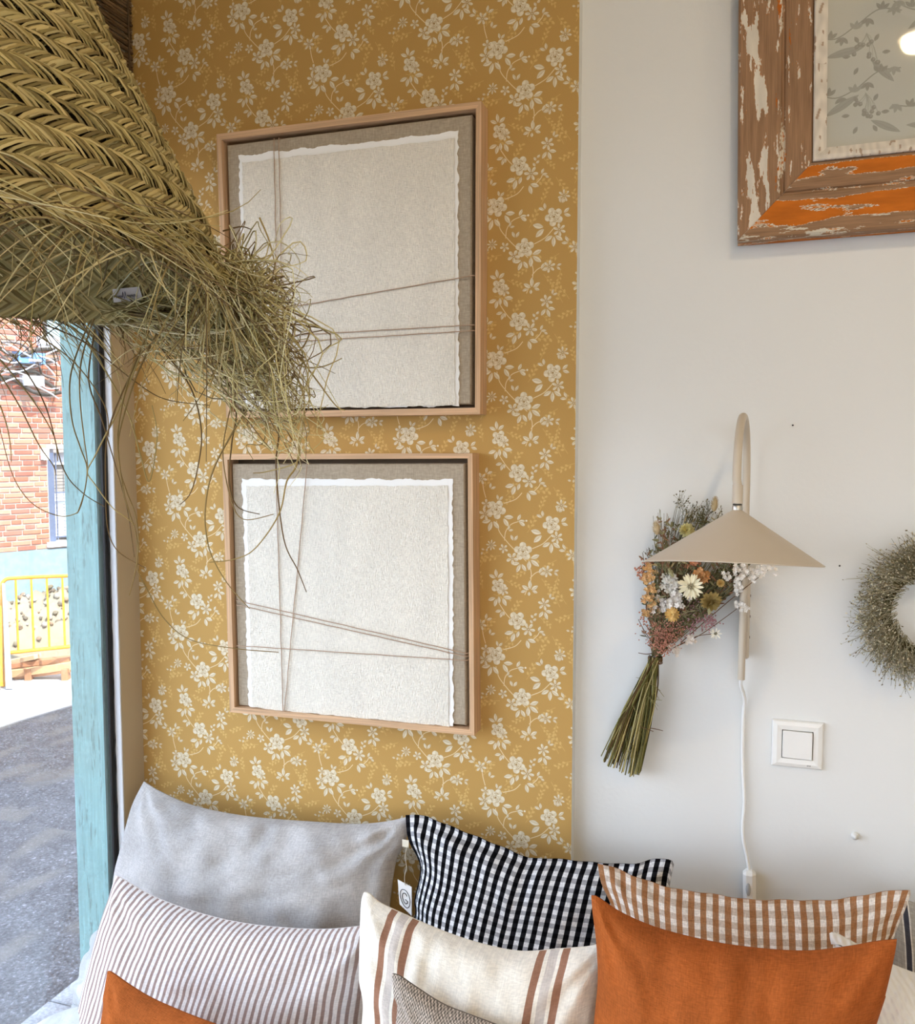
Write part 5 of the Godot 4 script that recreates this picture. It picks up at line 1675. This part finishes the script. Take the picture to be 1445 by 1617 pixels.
	for r in 47:
		var y: float = yb + course * (r + 0.5)
		if y > fs.call(20, 478).y: break
		var s: float = s_lo + (0.06 if r % 2 else 0.0)
		var k := 0
		while s < s_hi:
			var header := (k + r) % 3 == 0
			var ln := 0.115 if header else 0.205
			var s2 := s + ln
			var inside1: bool = y > w1b.y - 0.02 and y < w1a.y + 0.03
			var inside2: bool = y > u1a.y
			if inside1 or inside2: s2 = minf(s2, ws - 0.004)
			if s2 - s > 0.03:
				var key := snappedf(s2 - s, 0.005)
				if not sizes.has(key):
					var m := MB.new()
					m.bbox(Transform3D(), Vector3(key - 0.011, course - 0.013, 0.05), 0.004)
					sizes[key] = m.mesh()
				var o := MeshInstance3D.new()
				o.name = "brick"; o.mesh = sizes[key]
				o.set_surface_override_material(0, tones[rng.randi() % 6])
				var pos: Vector3 = at.call((s + s2) / 2, y, -0.017 + rng.randf_range(0, 0.005))
				o.transform = Transform3D(Basis(e, Vector3.UP, nn), pos - fac.position)
				fac.add_child(o, true)
			s = s + ln
			k += 1
	# lower window with grille, blind box and slatted shutter
	var steel := flat(C(84, 98, 122), 0.5)
	var pale := flat(C(226, 230, 234), 0.6)
	var slat := flat(C(150, 145, 138), 0.7)
	var wh: float = w1a.y - w1b.y
	var wn := Node3D.new()
	slab.call("window_back", ws, we, w1b.y, w1a.y, -0.3, -0.2, flat(C(150, 150, 150), 0.8))
	slab.call("window_jamb", ws, ws + 0.07, w1b.y, w1a.y, -0.2, -0.005, steel)
	slab.call("window_lintel", ws, we, w1a.y - 0.04, w1a.y, -0.2, -0.005, flat(C(150, 140, 132), 0.8))
	slab.call("blind_box", ws + 0.07, we, w1a.y - 0.18, w1a.y - 0.04, -0.2, -0.09, pale)
	for k in 22:
		var y := w1a.y - 0.19 - k * (wh - 0.22) / 22.0
		slab.call("shutter_slat", ws + 0.07, we, y - (wh - 0.22) / 22.0 * 0.86, y, -0.2, -0.13, slat if k < 8 else pale)
	for k in 5:
		slab.call("grille_bar", ws + 0.10 + k * 0.13, ws + 0.112 + k * 0.13, w1b.y + 0.02, w1a.y - 0.05, -0.045, -0.033, steel)
	for f in [0.04, 0.52]:
		slab.call("grille_bar", ws + 0.07, we, w1b.y + wh * f, w1b.y + wh * f + 0.014, -0.05, -0.036, steel)
	slab.call("window_sill", ws - 0.04, we, w1b.y - 0.055, w1b.y, -0.2, 0.05, pale)
	var lampb: Vector2 = fs.call(68, 716)
	slab.call("wall_bracket", lampb.x - 0.03, lampb.x + 0.035, lampb.y - 0.07, lampb.y + 0.06, 0.0, 0.08, pale)
	# upper window
	slab.call("window_back", ws, s_hi + 0.6, u1a.y, ytop, -0.3, -0.14, flat(C(170, 208, 218), 0.7))
	slab.call("window_jamb", ws, ws + 0.055, u1a.y, ytop, -0.14, -0.02, flat(C(62, 58, 60), 0.7))
	slab.call("window_sill", ws - 0.06, s_hi + 0.6, u1a.y - 0.10, u1a.y, -0.14, 0.06, pale)
	# cable boxes fixed below the upper window
	var bx := func(p0: Array, p1: Array, d0: float, d1: float, m: MB):
		var a: Vector2 = fs.call(p0[0], p0[1]); var b: Vector2 = fs.call(p1[0], p1[1])
		m.hexa([at.call(a.x, b.y, d0), at.call(b.x, b.y, d0), at.call(b.x, a.y, d0), at.call(a.x, a.y, d0)], [at.call(a.x + 0.01, b.y + 0.01, d1), at.call(b.x - 0.01, b.y + 0.01, d1), at.call(b.x - 0.01, a.y - 0.01, d1), at.call(a.x + 0.01, a.y - 0.01, d1)])
	var cb := thing("cable_boxes", "tangle of utility boxes and cables on the brick front below its upper window", "utility box", at.call(fs.call(45, 610).x, fs.call(45, 610).y, 0.03))
	var m1 := MB.new(); bx.call([18, 555], [64, 578], 0.01, 0.16, m1)
	var bb := part(cb, "blue_box", m1, flat(C(96, 138, 180), 0.6))
	var m2 := MB.new(); bx.call([36, 568], [56, 574], 0.16, 0.18, m2)
	part(bb, "white_panel", m2, pale)
	m2 = MB.new(); bx.call([30, 592], [64, 612], 0.01, 0.13, m2)
	part(cb, "white_box", m2, pale)
	m2 = MB.new(); bx.call([56, 530], [88, 548], 0.02, 0.07, m2)
	part(cb, "white_box", m2, pale)
	for k in 12:
		var cab := MB.new()
		var path := PackedVector3Array()
		var y0 := 548.0 + (k % 5) * 14.0
		for w in 6:
			var q: Vector2 = fs.call(-8 + w * 18.5 + rng.randf_range(-4, 4), y0 + 10.0 * sin(w * 1.1 + k) + w * 3.2 + rng.randf_range(-3, 3))
			path.push_back(at.call(q.x, q.y, 0.10 + rng.randf_range(-0.04, 0.08)))
		var r: float = [0.022, 0.009, 0.013, 0.007][k % 4]
		cab.tube(smooth(path, 5), r, r, 7)
		part(cb, "cable", cab, [M.dark, pale, flat(C(96, 88, 84), 0.7), pale][k % 4])
	# rubble heap behind the barrier
	var rb := thing("rubble_heap", "heap of pale rubble and sand in front of the blue plinth", "rubble", Vector3(E0.x, GROUND, E0.z) + nn * 0.62)
	var base_p := E0 + nn * 0.62 + e * 0.15
	base_p.y = GROUND
	var right := e; var fwd := -nn
	var hp := PackedVector3Array()
	for j in 25:
		for i in 41:
			var x := (i - 20) / 20.0; var z := (j - 12) / 12.0
			var h := 0.80 * (0.80 + 0.20 * (x + 0.3)) * pow(maxf(0.0, (1 - x * x * x * x) * (1 - z * z)), 0.6) * (1.0 + 0.12 * nz(i * 1.0, j * 1.0)) + 0.04 * nz(i * 2.5, j * 2.5)
			hp.push_back(base_p + right * (x * 1.5) + fwd * (z * 0.5) + Vector3(0, maxf(h, -0.02) - 0.02, 0))
	var hm := MB.new()
	hm.grid(hp, 40, 24, L(136, 128, 110), false)
	part(rb, "sand", hm, M.plant)
	var stn := MB.new()
	for k in 420:
		var i := rng.randi_range(3, 37); var j := rng.randi_range(2, 18)
		var s := rng.randf_range(0.012, 0.045)
		stn.blob(Transform3D(Basis(Vector3(rng.randf(), rng.randf(), rng.randf()).normalized(), rng.randf() * 6), hp[j * 41 + i] + Vector3(0, s * 0.3, 0)), Vector3(s, s * 0.6, s * 0.8), 5, jit([L(150, 144, 132), L(104, 96, 82), L(128, 110, 90)][k % 3], 0.15))
	part(rb, "stones", stn, M.plant, "stuff")
	# timber laid in front of the heap
	var pt := thing("pallet", "low stack of pale timber boards lying on the street behind the yellow barrier", "pallet", deep(65, 1066, 8.7))
	var wood := [flat(C(182, 146, 106), 0.8), flat(C(160, 114, 80), 0.8), flat(C(188, 160, 124), 0.8)]
	var seg := [[12, 1064, 116, 1050, 0.05], [20, 1050, 112, 1040, 0.03], [14, 1046, 60, 1036, 0.025], [50, 1058, 112, 1047, 0.03], [26, 1072, 114, 1056, 0.03]]
	for k in seg.size():
		var q = seg[k]
		var a := deep(q[0], q[1], 8.58 + 0.04 * (k % 3)); var b := deep(q[2], q[3], 8.58 + 0.04 * (k % 2))
		a.y = maxf(a.y, GROUND + 0.03); b.y = maxf(b.y, GROUND + 0.03)
		var m := MB.new()
		var d := b - a
		m.bbox(Transform3D(Basis(d.normalized(), d.normalized().cross(Vector3.UP).normalized().cross(d.normalized()).normalized(), d.normalized().cross(Vector3.UP).normalized()), (a + b) / 2), Vector3(d.length(), q[4] + 0.02, 0.1), 0.004)
		part(pt, "board", m, wood[k % 3])
	var blk := MB.new()
	for px in [46, 104]:
		var a := deep(px, 1062, 8.56)
		a.y = GROUND + 0.06
		blk.bbox(Transform3D(Basis(Vector3.UP, 0.4), a), Vector3(0.06, 0.12, 0.09), 0.004)
	part(pt, "block", blk, wood[1])
	# yellow barrier
	var ye := flat(C(214, 150, 24), 0.5)
	var d0 := 8.3
	var bar := thing("street_barrier", "yellow tubular street barrier with vertical bars behind the window glass", "barrier", deep(60, 1085, d0))
	var P := func(px: float, py: float): return deep(px, py, d0 + (px - 5) * 0.002)
	var rail := MB.new()
	var loop := [[6, 1084], [3.5, 1000], [3.5, 928], [5, 919], [12, 914], [24, 913], [60, 911], [115, 909], [170, 907]]
	var path := PackedVector3Array()
	for q in loop: path.push_back(P.call(q[0], q[1]))
	rail.tube(smooth(path, 5), 0.017, 0.017, 10)
	part(bar, "top_rail", rail, ye)
	rail = MB.new()
	rail.tube(PackedVector3Array([P.call(5, 1032), P.call(60, 1026), P.call(115, 1020.5), P.call(170, 1015)]), 0.017, 0.017, 10)
	part(bar, "bottom_rail", rail, ye)
	for k in 7:
		var x := 24.5 + k * 24.6
		var m := MB.new()
		m.tube(PackedVector3Array([P.call(x, 913 - k * 0.6), P.call(x + 4.5, 1029 - k * 2.4)]), 0.0095, 0.0095, 8)
		part(bar, "bar", m, ye)
	var post := thing("barrier_post", "pale blue post at the end of the yellow barrier", "post", deep(14, 1087, d0 - 0.08))
	var pm := MB.new()
	pm.hexa([deep(3, 921, d0 - 0.1), deep(8.5, 921, d0 - 0.1), deep(8.5, 921, d0 - 0.02), deep(3, 921, d0 - 0.02)], [deep(9, 1088, d0 - 0.1), deep(20, 1088, d0 - 0.1), deep(20, 1086, d0 - 0.02), deep(9, 1086, d0 - 0.02)])
	part(post, "shaft", pm, flat(C(140, 166, 190), 0.6))
	var b2 := thing("street_barrier", "second yellow barrier at the far left edge, cut off by the picture border", "barrier", deep(-10, 1083, d0 - 0.1))
	var m3 := MB.new()
	m3.tube(PackedVector3Array([deep(1, 1083, d0 - 0.12), deep(-1, 960, d0 - 0.12), deep(-6, 950, d0 - 0.12), deep(-90, 952, d0 - 0.2)]), 0.02, 0.02, 10)
	part(b2, "top_rail", m3, ye)
	m3 = MB.new()
	m3.hexa([deep(-60, 1080, d0 - 0.1), deep(4, 1080, d0 - 0.1), deep(4, 1080, d0 - 0.08), deep(-60, 1080, d0 - 0.08)], [deep(-60, 1018, d0 - 0.1), deep(0.5, 1018, d0 - 0.1), deep(0.5, 1018, d0 - 0.08), deep(-60, 1018, d0 - 0.08)])
	part(b2, "panel", m3, ye)

func lamp_fitting(x: float, z: float, k: int) -> void:
	var t := thing("ceiling_lamp", ["small round warm ceiling lamp mirrored in the glass of the painted frame", "unseen small round ceiling lamp added for warm fill further along the shop", "unseen small round ceiling lamp added for warm fill at the back of the shop", "unseen small round ceiling lamp added for warm fill by the far wall"][k], "lamp", Vector3(x, CEIL, z))
	var m := MB.new()
	m.lathe([Vector2(0.0, -0.02), Vector2(0.03, -0.02), Vector2(0.05, -0.008), Vector2(0.052, -0.0005)], 24, Transform3D(Basis(), Vector3(x, CEIL, z)))
	part(t, "ceiling_rose", m, M.plastic)
	m = MB.new()
	m.tube(PackedVector3Array([Vector3(x, CEIL - 0.02, z), Vector3(x, CEIL - 0.075, z)]), 0.005, 0.005, 8)
	part(t, "stem", m, M.plastic)
	m = MB.new()
	m.lathe([Vector2(0.054, -0.104), Vector2(0.052, -0.092), Vector2(0.040, -0.066), Vector2(0.008, -0.052), Vector2(0.006, -0.056), Vector2(0.038, -0.070), Vector2(0.050, -0.094), Vector2(0.0535, -0.105)], 28, Transform3D(Basis(), Vector3(x, CEIL, z)))
	part(t, "added_cup_shade", m, flat(C(60, 56, 50), 0.5))  # cup added over the bulb to keep its light off the ceiling
	m = MB.new()
	m.blob(Transform3D(Basis(), Vector3(x, CEIL - 0.112, z)), Vector3(0.045, 0.04, 0.045), 20)
	var em := flat(C(255, 244, 200), 0.3)
	em.emission_enabled = true; em.emission = C(255, 232, 160); em.emission_energy_multiplier = 3.0
	part(t, "light_bulb", m, em)
	var o := OmniLight3D.new()
	o.name = "ceiling_light"
	o.position = Vector3(x, CEIL - 0.112, z)
	o.light_color = C(255, 226, 186); o.light_energy = LAMP; o.light_size = 0.035
	o.omni_range = 12.0; o.omni_attenuation = 2.0; o.shadow_enabled = true
	add_child(o, true)
